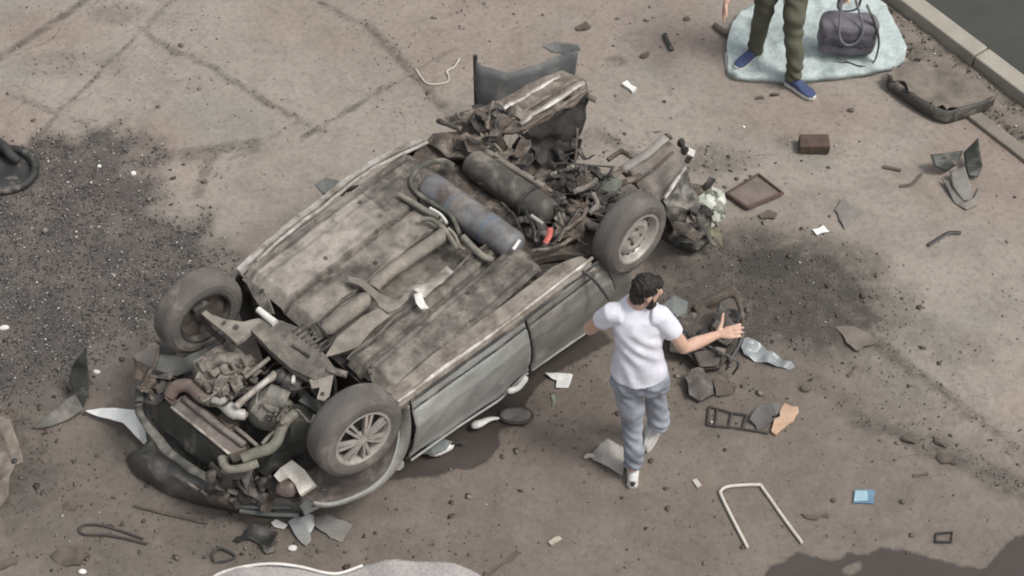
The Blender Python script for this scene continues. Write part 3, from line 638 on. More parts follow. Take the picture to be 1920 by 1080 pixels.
# pipes in front of the tanks
for pts, r, mt in ((A((748, 366, .97), (770, 378, .97), (800, 396, .96), (824, 408, .96)), .020, cream), (A((788, 412, .97), (810, 412, .98), (835, 432, .98), (850, 455, .97), (858, 468, .96)), .016, cream),
                   (A((868, 444, .98), (885, 462, .97), (905, 480, .96), (925, 488, .95)), .022, cream), (A((840, 428, .97), (852, 440, .96), (862, 462, .95), (872, 468, .94)), .011, dusty)):
    m = MB(); m.tube(cat(pts, 5), r, 10); part('pipe', m, mt)
m = MB(); HL = cat(A((862, 440, .94), (845, 405, .96), (815, 385, .97), (785, 365, .97), (770, 345, .96), (778, 325, .96), (800, 308, .95), (830, 302, .93), (850, 312, .90)), 6)
m.tube(HL, .016, 8, flat=1.4); part('tank_cradle', m, M('green_grey_steel', (.105, .11, .09), (.07, .072, .06), sc=12, rough=.7, dust=.3))
m = MB(); m.tube(cat(A((838, 418, .98), (826, 402, .98), (806, 390, .985)), 4), .010, 6); part('strap', m, white)
# gas cylinders
def tank(a, b, r, mat, extra=None):
    ax = (b-a).normalized(); P = []; Q = []
    for k in range(7): t = k/6*math.pi/2; P.append(a+ax*r*.55*(1-math.cos(t) if False else 1-math.cos(t))); Q.append(r*math.sin(t)+.001)
    P = [a+ax*(r*.55*(1-math.cos(k/6*math.pi/2))) for k in range(7)]; Q = [max(.004, r*math.sin(k/6*math.pi/2)) for k in range(7)]
    m = MB(); m.tube(P+[b-(p-a).length*ax for p in P[::-1]], Q+Q[::-1], 32); return part('gas_tank', m, mat, auto=60), ax
bl = M('scuffed_blue_grey_paint', (.165, .168, .178), (.095, .080, .070), sc=5, rough=.5, dust=.22, bump=.2, lo=.42, hi=.60)
t1, ax = tank(at(796, 345, .93), at(972, 470, .93), .104, bl)
for f in (.34, .70):
    m = MB(); c_ = at(796, 345, .93).lerp(at(972, 470, .93), f); m.tube([c_-ax*.012, c_+ax*.012], .107, 32); put('clamp_band', m, M('blue_band', (.15, .18, .23), (.10, .10, .10), sc=8, rough=.5, dust=.2), t1, smooth=True, auto=40)
m = MB(); m.tube(A((962, 468, 1.02), (974, 451, 1.025)), .012, 8); put('tank_label_strip', m, white, t1)
t2, ax2 = tank(at(878, 300, .88), at(1036, 408, .88), .100, M('dusty_dark_tank', (.085, .082, .072), (.06, .054, .048), sc=6, rough=.65, dust=.35, bump=.2, up=.8))
for f in (.70,):
    m = MB(); c_ = at(878, 300, .90).lerp(at(1040, 412, .90), f); m.tube([c_-ax2*.01, c_+ax2*.01], .104, 32); put('clamp_band', m, dark, t2, smooth=True, auto=40)
m = MB(); m.tube(A((996, 404, .98), (1018, 420, .975)), .012, 8); put('valve', m, alloy, t2)
m = MB(); m.tube(cat(A((1032, 428, 1.0), (1030, 442, 1.0), (1022, 456, .98)), 4), .018, 8, flat=.5); part('red_tag', m, M('red_plastic', (.55, .13, .10), (.42, .10, .08), rough=.5, dust=.15))
# rear floor, axle and torn structure round the tanks
m = MB(); m.plate(A((770, 300, .84), (812, 250, .86), (870, 250, .82), (960, 300, .78), (1080, 330, .76), (1150, 370, .76), (1160, 430, .82), (1105, 478, .86), (1000, 490, .84)), .05, 4, .05, 4); part('rear_floor', m, brown)
m = MB(); m.plate(A((800, 262, .92), (838, 250, .94), (900, 262, .92), (925, 285, .88), (880, 300, .90), (840, 296, .90)), .03, 3, .03, 8); part('torn_floor_edge', m, brown)
m = MB(); m.tube(cat(A((905, 280, .92), (940, 302, .93), (980, 326, .93), (1020, 350, .92)), 4), .022, 10); part('axle_beam', m, dusty)
m = MB(); m.tube(cat(A((1005, 345, .90), (1060, 385, .88), (1110, 425, .90), (1165, 436, .92)), 4), .034, 10); part('trailing_arm', m, brown)
for i, (u, v, z, rx, ry, rz_, mt) in enumerate(((1060, 350, .88, .09, .06, .07, dark), (1095, 345, .86, .07, .07, .09, brown), (1075, 395, .88, .08, .06, .06, brown), (1040, 375, .9, .05, .08, .05, dark), (1120, 380, .86, .06, .06, .08, dark), (1010, 440, .88, .09, .05, .05, brown), (1060, 440, .88, .07, .07, .05, brown), (870, 268, .90, .10, .05, .05, brown), (1085, 425, .88, .06, .09, .05, brown))):
    m = MB(); m.ell(at(u, v, z), (rx, ry, rz_), nu=18, nv=12); m.wrinkle(.045, 16, i*3.1); part('torn_bracket', m, mt, smooth=False)
for pts, r, mt in ((A((1075, 360, .95), (1100, 350, .97), (1118, 338, .96)), .02, cast), (A((1020, 372, .95), (1050, 392, .95), (1062, 420, .94)), .012, blackp), (A((985, 395, .94), (1000, 425, .95), (1005, 455, .94)), .012, blackp), (A((1082, 240, .95), (1080, 275, .9), (1079, 322, .86)), .008, brown),
                   (A((1100, 390, .94), (1090, 410, .95), (1062, 430, .95), (1045, 452, .94)), .014, brown), (A((1045, 322, .9), (1080, 318, .92), (1105, 325, .92)), .016, dark), (A((940, 380, .9), (960, 400, .93), (975, 430, .93)), .010, blackp), (A((1112, 365, .94), (1120, 385, .95), (1105, 400, .94)), .018, cast),
                   (A((1000, 470, .93), (1040, 465, .95), (1085, 440, .95)), .014, brown), (A((1140, 300, .5), (1165, 285, .52), (1190, 298, .55)), .018, brown)):
    m = MB(); m.tube(cat(pts, 5), r, 8); m.wrinkle(.006, 20); part('torn_pipe', m, mt)
m = MB(); m.tube(line([at(1140, 366, .74), at(1138, 352, .90)], 6), [.10, .095, .09, .088, .085, .08, .06], 24); m.wrinkle(.05, 9); part('strut_tower', m, M('green_grey_paint', (.125, .135, .115), (.085, .09, .078), sc=9, rough=.7, dust=.3))
M('liner_grey0', (.17, .165, .15), (.10, .096, .088), sc=8, rough=.6, dust=.2)
def rip(n, u0, v0, du, dv, z, mats, nm='ripped_sheet'):
    for i in range(n):
        c_ = at(u0+rg.uniform(-du, du), v0+rg.uniform(-dv, dv), z+rg.uniform(-.07, .06)); ax_ = Vector((rg.uniform(-1, 1), rg.uniform(-1, 1), rg.uniform(-.6, .6))).normalized(); bx_ = ax_.cross(Vector((rg.uniform(-.5, .5), rg.uniform(-.5, .5), 1))).normalized()
        l, w = rg.uniform(.05, .13), rg.uniform(.02, .06); m = MB()
        m.plate([c_+ax_*l*a+bx_*w*b for a, b in ((-1, -.6), (-.2, -1), (.7, -.7), (1, .1), (.4, .9), (-.4, .6), (-.9, 1))], .008, 3, .03, 11, seed=i); part(nm, m, mats[i % len(mats)], auto=30)
rg = random.Random(11)
rip(22, 470, 905, 70, 26, .34, (dark, brown, blackp, MATS['liner_grey0'])); rip(12, 300, 720, 26, 36, .52, (dark, brown)); rip(26, 1095, 365, 62, 44, .86, (dark, brown, blackp, dark, MATS['dusty_pipe'])); rip(14, 930, 285, 60, 24, .88, (dark, brown, dark)); rip(10, 1030, 425, 44, 26, .86, (dark, brown)); rip(9, 1240, 340, 40, 40, .42, (dark, brown)); rip(16, 1300, 395, 26, 44, .36, (dark, MATS['dusty_pipe'], brown, dark)); rip(14, 930, 235, 50, 34, .98, (dark, brown, MATS['dusty_pipe'], dark)); rip(10, 1030, 300, 60, 30, .80, (dark, blackp))
for i in range(16):
    u, v = rg.uniform(960, 1150), rg.uniform(310, 440); P_ = [at(u+rg.uniform(-30, 30)*k, v+rg.uniform(-18, 18)*k, .92+rg.uniform(-.05, .05)) for k in range(4)]
    m = MB(); m.tube(cat(P_, 4), rg.uniform(.005, .012), 6); part('torn_cable', m, (dark, brown, blackp, dark)[i % 4])
# boot floor folded up behind the axle
TOP = A((868, 212, .92), (940, 186, 1.0), (1010, 150, 1.05), (1055, 134, 1.06), (1098, 146, 1.06), (1104, 172, 1.04), (1045, 210, 1.03), (985, 248, 1.0), (945, 250, .96), (905, 245, .92))
m = MB(); m.plate(TOP, .02, 4, .022, 9); bf = part('boot_floor', m, M('dusty_boot_floor', (.235, .200, .168), (.105, .082, .068), sc=12, rough=.75, dust=.22, bump=.6))
for (a, b, r) in (((975, 232, 1.02), (1095, 154, 1.08), .022), ((955, 226, 1.0), (1082, 146, 1.08), .013), ((925, 215, .98), (1050, 142, 1.07), .018), ((985, 240, 1.01), (1100, 168, 1.065), .014), ((905, 214, .95), (985, 176, 1.04), .012)):
    m = MB(); m.tube(line([at(*a), at(*b)], 10), r, 8, flat=.6); m.wrinkle(.01, 10); put('pressed_rib', m, bare if r > .015 else MATS['dusty_boot_floor'], bf, smooth=True)
m = MB(); m.plate(A((985, 246, 1.0), (1102, 172, 1.04), (1096, 215, .9), (1080, 272, .72), (1048, 330, .58), (1010, 345, .60), (945, 330, .66), (952, 285, .82)), .03, 5, .03, 9, nrm=NB); part('boot_wall', m, M('black_sheet_metal', (.032, .029, .026), (.018, .017, .015), sc=9, rough=.8, dust=.08, bump=.8))  # boot wall coloured far darker than the boot floor for contrast
m = MB(); m.plate(A((835, 222, .88), (880, 205, .92), (905, 240, .92), (940, 250, .95), (958, 290, .85), (940, 325, .74), (905, 300, .80), (870, 262, .86)), .02, 4, .05, 7); part('torn_panel', m, brown, smooth=False)
for pts, r, mt in ((A((822, 226, .92), (845, 236, .94), (866, 242, .93)), .018, dark), (A((856, 212, .95), (862, 222, .95), (876, 236, .93)), .010, dark), (A((940, 195, 1.02), (932, 230, .96), (925, 262, .9)), .016, cast), (A((958, 200, 1.02), (948, 235, .96), (938, 270, .88)), .012, dark), (A((925, 190, 1.0), (915, 225, .95), (912, 258, .9)), .012, dusty),
                   (A((905, 285, .88), (925, 270, .92), (940, 290, .9), (930, 310, .86)), .010, dusty), (A((960, 262, .92), (950, 290, .86), (945, 310, .8)), .014, dusty), (A((1098, 180, 1.02), (1108, 184, 1.02), (1116, 188, 1.0)), .018, dark), (A((840, 235, .93), (870, 228, .95), (900, 235, .96)), .012, brown)):
    m = MB(); m.tube(cat(pts, 5), r, 7); m.wrinkle(.008, 18); part('torn_strip', m, mt)
# rear corner ripped outwards
m = MB(); m.plate(A((1165, 322, .50), (1180, 318, .55), (1252, 262, .60), (1268, 275, .60), (1290, 318, .56), (1262, 358, .52), (1232, 382, .50), (1200, 355, .48)), .02, 4, .020, 8); rc = part('rear_corner_panel', m, M('brown_grey_panel', (.20, .175, .155), (.135, .118, .105), sc=9, rough=.7, dust=.3, bump=.3))
m = MB(); m.tube(line(A((1164, 320, .53), (1210, 290, .60), (1249, 258, .64)), 8), .034, 8, flat=.45); m.wrinkle(.008, 9); put('corner_rail', m, M('light_rail', (.33, .31, .285), (.25, .23, .21), sc=9, rough=.6, dust=.3), rc, smooth=True)
m = MB(); m.tube(line(A((1185, 345, .53), (1225, 318, .57), (1262, 285, .60)), 8), .010, 7); put('corner_rail', m, brown, rc, smooth=True)
m = MB(); m.tube(line(A((1246, 372, .56), (1268, 338, .58), (1286, 312, .60)), 6), [.012, .016, .018, .016, .014, .012, .008], 8, flat=.6); put('scraped_edge', m, bare, rc, smooth=True)
m = MB(); m.plate(A((1246, 378, .52), (1290, 316, .56), (1300, 350, .46), (1310, 400, .36), (1330, 432, .22), (1300, 455, .18), (1262, 452, .20), (1255, 415, .36)), .010, 4, .030, 11, nrm=NB+UP*.5); put('crumpled_skin', m, M('crumpled_grey', (.20, .19, .172), (.055, .050, .045), sc=9, rough=.5, metal=.2, dust=.25), rc, smooth=False)
m = MB(); m.plate(A((1240, 380, .45), (1300, 400, .30), (1345, 425, .22), (1335, 450, .06), (1290, 468, .02), (1240, 450, .1)), .05, 3, .05, 6); part('rear_bumper_stub', m, blackp)
for u, v, z, a in ((1252, 258, .62, 0), (1278, 268, .58, 1), (1284, 282, .58, 2), (1292, 300, .55, 3)):
    m = MB(); m.ell(at(u, v, z), (.025, .02, .035)); m.wrinkle(.025, 22, a); part('torn_tab', m, dark, smooth=False)
m = MB(); m.plate(A((1290, 276, .56), (1304, 282, .56), (1300, 294, .55), (1288, 288, .55)), .01, 1, .004); part('white_clip', m, white)
m = MB(); m.plate(A((1305, 372, .40), (1335, 350, .44), (1358, 358, .42), (1364, 385, .36), (1358, 412, .30), (1338, 418, .28), (1330, 395, .33), (1312, 392, .36)), .03, 4, .018, 7); paper0 = M('off_white_plastic', (.52, .52, .46), (.40, .40, .35), rough=.5)
tl = part('tail_lamp', m, M('broken_lamp', (.46, .48, .41), (.07, .075, .05), sc=11, rough=.3, bump=.3, lo=.47, hi=.53))
m = MB(); m.ell(at(1333, 422, .26), (.025, .02, .02)); m.wrinkle(.02, 30); put('bulb_holder', m, paper0, tl)
m = MB()
for i in range(9): a = at(1305+i*3, 395+i*3, .34-.01*i); m.tube(cat([a, a+Vector((.03*math.sin(i*2), .03*math.cos(i*3), .02)), a+Vector((.06, -.05+.01*i, -.05)), a+Vector((.09, -.10, -.12))], 4), .006, 5)
put('lamp_wiring', m, M('yellowed_wire', (.26, .24, .15), (.12, .11, .08), sc=20), tl)
for pts, r in ((A((1150, 352, .80), (1175, 340, .66), (1200, 330, .56)), .022), (A((1165, 375, .78), (1195, 362, .62), (1225, 368, .50)), .018), (A((1125, 340, .82), (1150, 325, .68), (1172, 322, .54)), .014)):
    m = MB(); m.tube(cat(pts, 5), r, 8); m.wrinkle(.014, 14); part('torn_rail', m, brown)
# open engine bay
m = MB(); m.plate(A((505, 655, .42), (640, 760, .40), (610, 860, .30), (470, 935, .22), (360, 905, .20), (280, 835, .22), (258, 750, .26), (290, 690, .34), (400, 650, .40)), .04, 4, .03, 5); part('bonnet', m, dark)
m = MB(); m.plate(A((475, 640, .84), (620, 712, .86), (640, 770, .5), (500, 690, .45)), .02, 3, .02, 5, nrm=-EA); part('firewall', m, dark)
m = MB(); m.plate(A((285, 690, .62), (300, 664, .66), (345, 670, .66), (400, 645, .72), (440, 640, .74), (420, 665, .70), (375, 690, .62), (330, 705, .58), (296, 706, .56)), .03, 3, .02, 8); part('wheel_arch_liner', m, M('liner_green_grey', (.085, .09, .082), (.058, .06, .056), sc=7, rough=.6, dust=.25))
m = MB(); m.plate(A((275, 700, .56), (300, 690, .62), (325, 700, .6), (318, 712, .58), (285, 708, .56)), .02, 2, .008, 12); part('bracket', m, cast)
m = MB(); m.tube(cat(A((296, 655, .72), (292, 680, .66), (278, 702, .60), (268, 725, .55)), 4), .012, 7); part('wing_edge', m, brown)
FRM = Matrix((EA, EB, UP)).transposed(); rg = random.Random(5)
def clutter(m, n, u0, v0, du, dv, z, smax):
    for i in range(n):
        q = rg.random()*2-1; w = rg.random()*2-1
        m.box(at(u0+du*q, v0+dv*w+.7*dv*q*0, z+rg.uniform(-.05, .05)), (rg.uniform(.02, smax), rg.uniform(.02, smax), rg.uniform(.02, smax)), FRM @ Matrix.Rotation(rg.uniform(-.6, .6), 3, 'X') @ Matrix.Rotation(rg.uniform(-.8, .8), 3, 'Z'), bev=.005)
m = MB(); m.box(at(420, 700, .66), (.30, .26, .24), FRM, bev=.03); m.tube(A((378, 690, .78), (410, 672, .82), (452, 676, .82)), .045, 12)
clutter(m, 60, 428, 704, 54, 34, .77, .075); part('engine_block', m.wrinkle(.014, 12), cast, auto=25)
m = MB(); clutter(m, 30, 470, 740, 60, 46, .70, .07); part('engine_ancillaries', m.wrinkle(.02, 16), dark, auto=25)
m = MB(); clutter(m, 22, 290, 725, 22, 26, .52, .07); part('radiator_mount', m.wrinkle(.02, 16), brown, auto=25)
m = MB(); clutter(m, 34, 500, 905, 60, 34, .26, .08); part('crushed_nose_metal', m.wrinkle(.03, 14), brown, auto=25)['kind'] = 'stuff'
for i in range(12):
    u, v = rg.uniform(380, 540), rg.uniform(690, 800); P_ = [at(u+14*k+rg.uniform(-16, 16), v+rg.uniform(-16, 16), .79+rg.uniform(-.03, .06)) for k in range(5)]
    m = MB(); m.tube(cat(P_, 6), rg.uniform(.005, .010), 6); part('engine_wire', m, (dark, brown, cast)[i % 3])
m = MB(); m.ell(at(508, 770, .68), (.15, .12, .14)); m.tube(A((490, 760, .72), (512, 742, .80), (540, 752, .78)), .07, 14); m.tube(A((478, 765, .78), (500, 790, .76)), .04, 12)
for i in range(5): m.tube(A((485+12*i, 740+8*i, .80), (478+12*i, 775+6*i, .78)), .010, 6)
part('gearbox', m.wrinkle(.014, 15), M('gearbox_alloy', (.225, .22, .195), (.125, .118, .102), sc=14, rough=.65, metal=.2, dust=.35, bump=.7, bsc=45))
for pts, r, nm, mt in ((A((443, 762, .80), (470, 738, .84), (500, 714, .87), (518, 702, .88)), [.022, .020, .020, .030], 'engine_mount_arm', bare), (A((460, 708, .84), (482, 690, .87), (506, 671, .90)), .014, 'steering_rod', cast), (A((442, 802, .66), (462, 818, .66), (485, 838, .64)), .013, 'coolant_rail', cast),
                       (A((492, 832, .70), (506, 816, .72), (520, 806, .74)), .012, 'hose_clip', cast)):
    m = MB(); m.tube(pts, r, 10); part(nm, m, mt)
m = MB(); m.tube(A((533, 712, .84), (560, 728, .80)), .065, 18); m.ell(at(527, 706, .86), (.05, .05, .05)); part('exhaust_manifold', m, blackp)
m = MB(); m.tube(A((551, 705, .90), (549, 718, .90)), .012, 6); part('bright_tab', m, white)
m = MB(); m.tube(cat(A((318, 742, .62), (328, 728, .66), (345, 722, .69), (360, 727, .70), (376, 742, .70), (392, 749, .70), (404, 750, .71)), 6), .042, 14); part('intake_hose', m, M('red_brown_hose', (.175, .130, .110), (.12, .092, .08), sc=8, rough=.6, dust=.3))
m = MB(); m.tube(cat(A((400, 749, .71), (416, 753, .73), (432, 768, .73), (446, 776, .72), (464, 778, .70)), 6), [.030]*2+[.042]*16+[.034]*5+[.018]*2, 14); part('intake_elbow', m, M('pale_hose', (.50, .48, .44), (.38, .36, .33), rough=.45, dust=.2))
m = MB(); m.box(at(430, 792, .60), (.10, .12, .10), Matrix((EA, EB, UP)).transposed(), bev=.02); m.wrinkle(.01, 10); part('alternator', m, brown)
RA = A((322, 764, .60), (430, 852, .60), (458, 842, .62), (462, 826, .62), (362, 748, .62), (340, 742, .61)); m = MB(); m.plate(RA, .10, 3, .008, 8); rd = part('radiator', m, M('dusty_radiator', (.185, .155, .138), (.14, .118, .105), sc=6, rough=.75, dust=.35, bump=.3))
m = MB(); m.tube(line(A((321, 763, .61), (375, 806, .615), (430, 851, .61)), 8), .010, 8); put('top_rail', m, bare, rd, smooth=True)
m = MB(); m.tube(line(A((345, 746, .635), (400, 790, .635), (458, 834, .635)), 8), .022, 10); put('header_tank', m, M('header_brown', (.16, .135, .12), (.12, .10, .09), sc=8, rough=.6, dust=.4), rd, smooth=True)
m = MB(); m.plate(A((312, 752, .58), (322, 768, .58), (428, 856, .58), (425, 895, .34), (345, 840, .34), (275, 775, .34), (270, 750, .40)), .02, 3, .012, 6); part('grille_back', m, M('green_black_plastic', (.058, .060, .054), (.042, .044, .040), sc=6, rough=.6, dust=.15))
for pts, r in ((A((416, 858, .64), (420, 872, .64), (432, 880, .645), (458, 877, .65), (484, 868, .66)), .026), (A((455, 860, .66), (478, 850, .68), (505, 841, .70), (520, 826, .72), (526, 808, .74), (538, 788, .77), (556, 775, .78)), .034)):
    m = MB(); m.tube(cat(pts, 6), r, 12); part('coolant_hose', m, cream)
m = MB(); m.plate(A((556, 770, .78), (590, 762, .72), (596, 795, .60), (565, 850, .46), (500, 895, .36), (485, 885, .40), (535, 840, .56)), .04, 4, .03, 6); part('inner_wing', m, M('inner_wing_black', (.048, .052, .047), (.032, .034, .031), sc=6, rough=.6, dust=.15))
m = MB(); m.plate(A((575, 735, .80), (602, 762, .74), (598, 775, .72), (560, 752, .78)), .02, 2, .01); part('shock_mount', m, MATS['liner_green_grey'])
# bumper beam, slam panel clutter, lamp and broken nose
m = MB(); BM = cat(A((264, 722, .52), (262, 750, .48), (268, 782, .44), (288, 815, .41), (322, 850, .38), (364, 880, .36), (410, 906, .34), (448, 922, .32)), 6); m.tube(BM, .028, 10, flat=.55); m.wrinkle(.022, 7); part('bumper_beam', m, M('beam_green_grey', (.080, .081, .074), (.056, .057, .052), sc=6, rough=.6, dust=.3))
m = MB(); rings = []
for i, (u, v) in enumerate(((238, 856), (250, 882), (285, 908), (330, 930), (385, 948), (440, 960), (500, 968), (560, 968))):
    a = at(u, v, .03); b2 = at(u+26-abs(i-3)*1, v-16-8*math.sin(math.pi*i/7), .16+.10*math.sin(math.pi*i/7)); c2 = at(u+50-i*3, v-30-14*math.sin(math.pi*i/7), .22+.10*math.sin(math.pi*i/7))
    rings.append([a, a.lerp(b2, .5)+UP*.02, b2, c2])
nb = MB(); CR4 = [cat([r_[k] for r_ in rings], 5) for k in range(4)]
nb.add([CR4[k][i] for i in range(len(CR4[0])) for k in range(4)], [(i*4+k, i*4+k+1, (i+1)*4+k+1, (i+1)*4+k) for i in range(len(CR4[0])-1) for k in range(3)])
bp = solid(part('front_bumper', nb.wrinkle(.012, 7), M('bumper_grey_plastic', (.100, .098, .090), (.068, .066, .062), sc=5, rough=.6, dust=.35)), .008)
for a, b in (((352, 905, .27), (372, 918, .26)), ((378, 920, .26), (396, 935, .24))):
    m = MB(); m.tube(A(a, b), .010, 6); put('trim_strip', m, cast, bp)
for i, (u, v, z) in enumerate(((420, 925, .28), (440, 938, .22), (465, 930, .26), (478, 912, .3), (455, 898, .36), (490, 940, .2), (510, 948, .16), (430, 900, .4))):
    m = MB(); m.box(at(u, v, z), (.07, .09, .06), Matrix.Rotation(i*.7, 3, 'Z') @ Matrix.Rotation(i*1.3, 3, 'X'), bev=.006); m.wrinkle(.03, 14, i*2.); part('broken_bracket', m, dark if i % 2 else brown, smooth=False)
m = MB(); m.plate(A((414, 884, .50), (426, 890, .50), (474, 885, .50), (470, 896, .46), (462, 918, .38), (452, 898, .46), (436, 900, .46), (432, 916, .38), (420, 905, .42)), .03, 2, .006, 10); part('slam_panel', m, MATS['beam_green_grey'])
m = MB(); m.plate(A((514, 892, .50), (526, 876, .54), (547, 862, .57), (570, 880, .56), (590, 908, .52), (562, 928, .48), (552, 907, .52), (540, 894, .55), (524, 904, .50)), .05, 4, .012, 9); hl = part('headlamp', m, M('headlamp_shell', (.72, .69, .62), (.56, .50, .42), sc=9, rough=.4, dust=.1), smooth=True)
m = MB(); m.ell(at(538, 914, .44), (.07, .06, .06)); m.wrinkle(.02, 18); put('lamp_reflector', m, M('reflector_brown', (.20, .15, .13), (.10, .085, .075), sc=14, rough=.4), hl, smooth=True)
m = MB(); m.plate(A((556, 936, .24), (568, 928, .28), (608, 918, .34), (640, 934, .30), (600, 952, .22), (572, 966, .16)), .012, 3, .006, 6); part('wing_tip', m, silver)
for pts in (A((450, 958, .16), (500, 964, .17), (560, 966, .18)), A((440, 948, .16), (480, 950, .2), (545, 950, .2))):
    m = MB(); m.tube(cat(pts, 5), .014, 7); part('nose_strip', m, greyp)

# ------------------------------------------------------------------ people
skin = M('skin', (.60, .40, .31), (.54, .34, .26), sc=9, rough=.55, bump=.05)
hairm = M('dark_hair', (.020, .015, .012), (.010, .008, .007), sc=40, rough=.6, bump=.5, bsc=90)
def hand(m, wrist, fdir, pn, thumb, L=.18, curl=.25):
    "palm and five separate bent fingers; pn is the palm normal the fingers curl towards"
    f = Vector(fdir).normalized(); n = Vector(pn); n = (n-f*n.dot(f)).normalized(); s = Vector(thumb); s = (s-f*s.dot(f)-n*s.dot(n)).normalized()
    w = Vector(wrist); k = L/.18
    for a in (-.024, 0, .022): m.tube([w+f*.01, w+f*.085*k+s*a*k], [.019, .015], 10, rnd=True)
    for i, (a, l, r) in enumerate(((.030, .070, .0085), (.010, .080, .009), (-.011, .074, .0085), (-.031, .058, .0075))):
        b = w+f*.088*k+s*a*k; d1 = (f+n*curl*.4+s*a*2.5).normalized(); d2 = (f+n*curl*1.1+s*a*2).normalized(); d3 = (f+n*curl*1.9+s*a).normalized()
        p1 = b+d1*l*.45*k; p2 = p1+d2*l*.32*k; p3 = p2+d3*l*.22*k; m.tube([b-f*.02, b, p1, p2, p3], [r*1.15, r*1.15, r*1.05, r, r*.85], 8, rnd=True)
    b = w+f*.025*k+s*.022*k; d1 = (f*.55+s*.8+n*.1).normalized(); d2 = (f*.35+s*.95).normalized()
    m.tube([b, b+d1*.045*k, b+d1*.045*k+d2*.035*k, b+d1*.045*k+d2*.058*k], [.015, .0125, .0105, .009], 8, rnd=True)
def head(m, c, fd, up, k=1.):
    f = Vector(fd).normalized(); u = Vector(up); u = (u-f*u.dot(f)).normalized(); s = f.cross(u); rot = Matrix((s, f, u)).transposed(); c = Vector(c)
    m.ell(c+u*.025*k-f*.012*k, (.074*k, .094*k, .092*k), rot, 24, 16); m.ell(c-u*.055*k+f*.03*k, (.056*k, .062*k, .062*k), rot, 20, 12)
    m.ell(c-u*.03*k+f*.06*k, (.046*k, .036*k, .055*k), rot); m.tube([c+u*.02*k+f*.085*k, c-u*.022*k+f*.112*k], [.009*k, .015*k], 8, rnd=True)
    m.ell(c-u*.058*k+f*.090*k, (.022*k, .010*k, .010*k), rot); m.ell(c-u*.096*k+f*.078*k, (.024*k, .018*k, .018*k), rot)
    for e in (-1, 1): m.ell(c+s*.076*k*e-u*.012*k-f*.012*k, (.010*k, .020*k, .032*k), rot); m.ell(c+s*.034*k*e+u*.028*k+f*.082*k, (.022*k, .010*k, .008*k), rot)
    return f, u, s, rot
def folds(sc, amp, d=Vector((.3, .2, 1))):
    return lambda p: amp*math.sin((p.dot(d)+.05*noise.noise(p*5))*sc+3*noise.noise(p*4))*max(0, noise.noise(p*3+Vector((5, 5, 5)))+.35)
# --- man in the white T-shirt, seen from behind, arms spread
man = thing('person', at(1200, 870, 0), 'dark-haired person in white T-shirt and blue jeans, arms spread, beside the wreck', 'person')
pel, chs, nck, hdc = at(1198, 690, .97), at(1194, 640, 1.25), at(1196, 562, 1.48), at(1213, 545, 1.585)
lsh, rsh, rel, rwr, lel = at(1148, 586, 1.42), at(1238, 590, 1.42), at(1283, 652, 1.15), at(1341, 629, 1.07), at(1106, 616, 1.20)
lwr = lel+Vector((.07, .17, -.16))
la, lk, ra, rk = at(1186, 878, .09), at(1184, 790, .50), at(1236, 794, .20), at(1228, 742, .54)
lt, rt_ = la+Vector((.0, .15, -.05)), at(1217, 842, .035)
RX = Vector((1, -.04, 0)).normalized(); FY = Vector((.04, 1, 0)).normalized()
fdir = Vector((.86, .30, -.38))
b = MB(); fh, uh, sh_, roth = head(b, hdc, fdir, (.35, .25, 1), .87)
b.tube([nck-UP*.06, hdc-uh*.05-fh*.02], [.060, .052], 14, rnd=True)
b.tube([rsh, rsh.lerp(rel, .5), rel, rel.lerp(rwr, .35), rwr], [.045, .045, .041, .041, .027], 14, rnd=True)
b.tube([lsh, lsh.lerp(lel, .5), lel, lel.lerp(lwr, .35), lwr], [.045, .045, .041, .041, .027], 14, rnd=True)
IU = Vector((0, ST, CT)); TOC = Vector((0, -CT, ST))
hand(b, rwr, at(1390, 619, 1.10)-rwr, -TOC, IU, .185, .12)
hand(b, lwr, (.25, .60, -.70), (0, .77, .64), (1, 0, 0), .18, .6)
b.loft([[pel.lerp(nck, t)+RX*(w*math.cos(a))+FY*(d*math.sin(a)) for a in [2*math.pi*k/16 for k in range(16)]] for t, w, d in ((.05, .12, .08), (.5, .13, .08), (.9, .12, .07), (1.02, .05, .05))])
for hp, kn, an in ((pel-RX*.08, lk, la), (pel+RX*.08, rk, ra)): b.tube([hp, kn, an], [.065, .045, .035], 12, rnd=True)
put('body', remesh(b, .0055, 4), skin, man, smooth=True)
b = MB(); TS = ((-.06, .170, .136), (.12, .157, .124), (.32, .140, .112), (.52, .143, .112), (.72, .153, .115), (.86, .152, .100), (.95, .100, .078), (1.0, .064, .064))
b.loft([[pel.lerp(nck, t)+UP*.0-FY*(.03*math.sin(math.pi*max(0, t)))+RX*(w*math.cos(a))+FY*(d*math.sin(a)) for a in [2*math.pi*k/28 for k in range(28)]] for t, w, d in TS])
b.tube([lsh+RX*.05, lsh, lsh.lerp(lel, .50)], [.066, .066, .060], 16); b.tube([rsh-RX*.05, rsh, rsh.lerp(rel, .55)], [.066, .066, .062], 16)
put('t_shirt', remesh(b, .007, 12, .003, 6, folds(46, .006, Vector((.8, .1, 1)))), M('white_cotton', (.73, .73, .80), (.69, .69, .77), sc=5, rough=.9, bump=.0, bsc=6, spec=.1), man, smooth=True)
b = MB(); b.loft([[pel+UP*z-FY*.01+RX*(w*math.cos(a))+FY*(d*math.sin(a)) for a in [2*math.pi*k/24 for k in range(24)]] for z, w, d in ((-.16, .140, .098), (-.09, .154, .105), (-.02, .140, .098), (.05, .128, .088))])
b.ell(pel-RX*.07-UP*.10-FY*.04, (.08, .085, .095)); b.ell(pel+RX*.07-UP*.10-FY*.04, (.08, .085, .095))
b.tube([pel-RX*.085-UP*.08, lk+UP*.12, lk, la+UP*.20, la+UP*.04], [.092, .076, .064, .060, .058], 16)
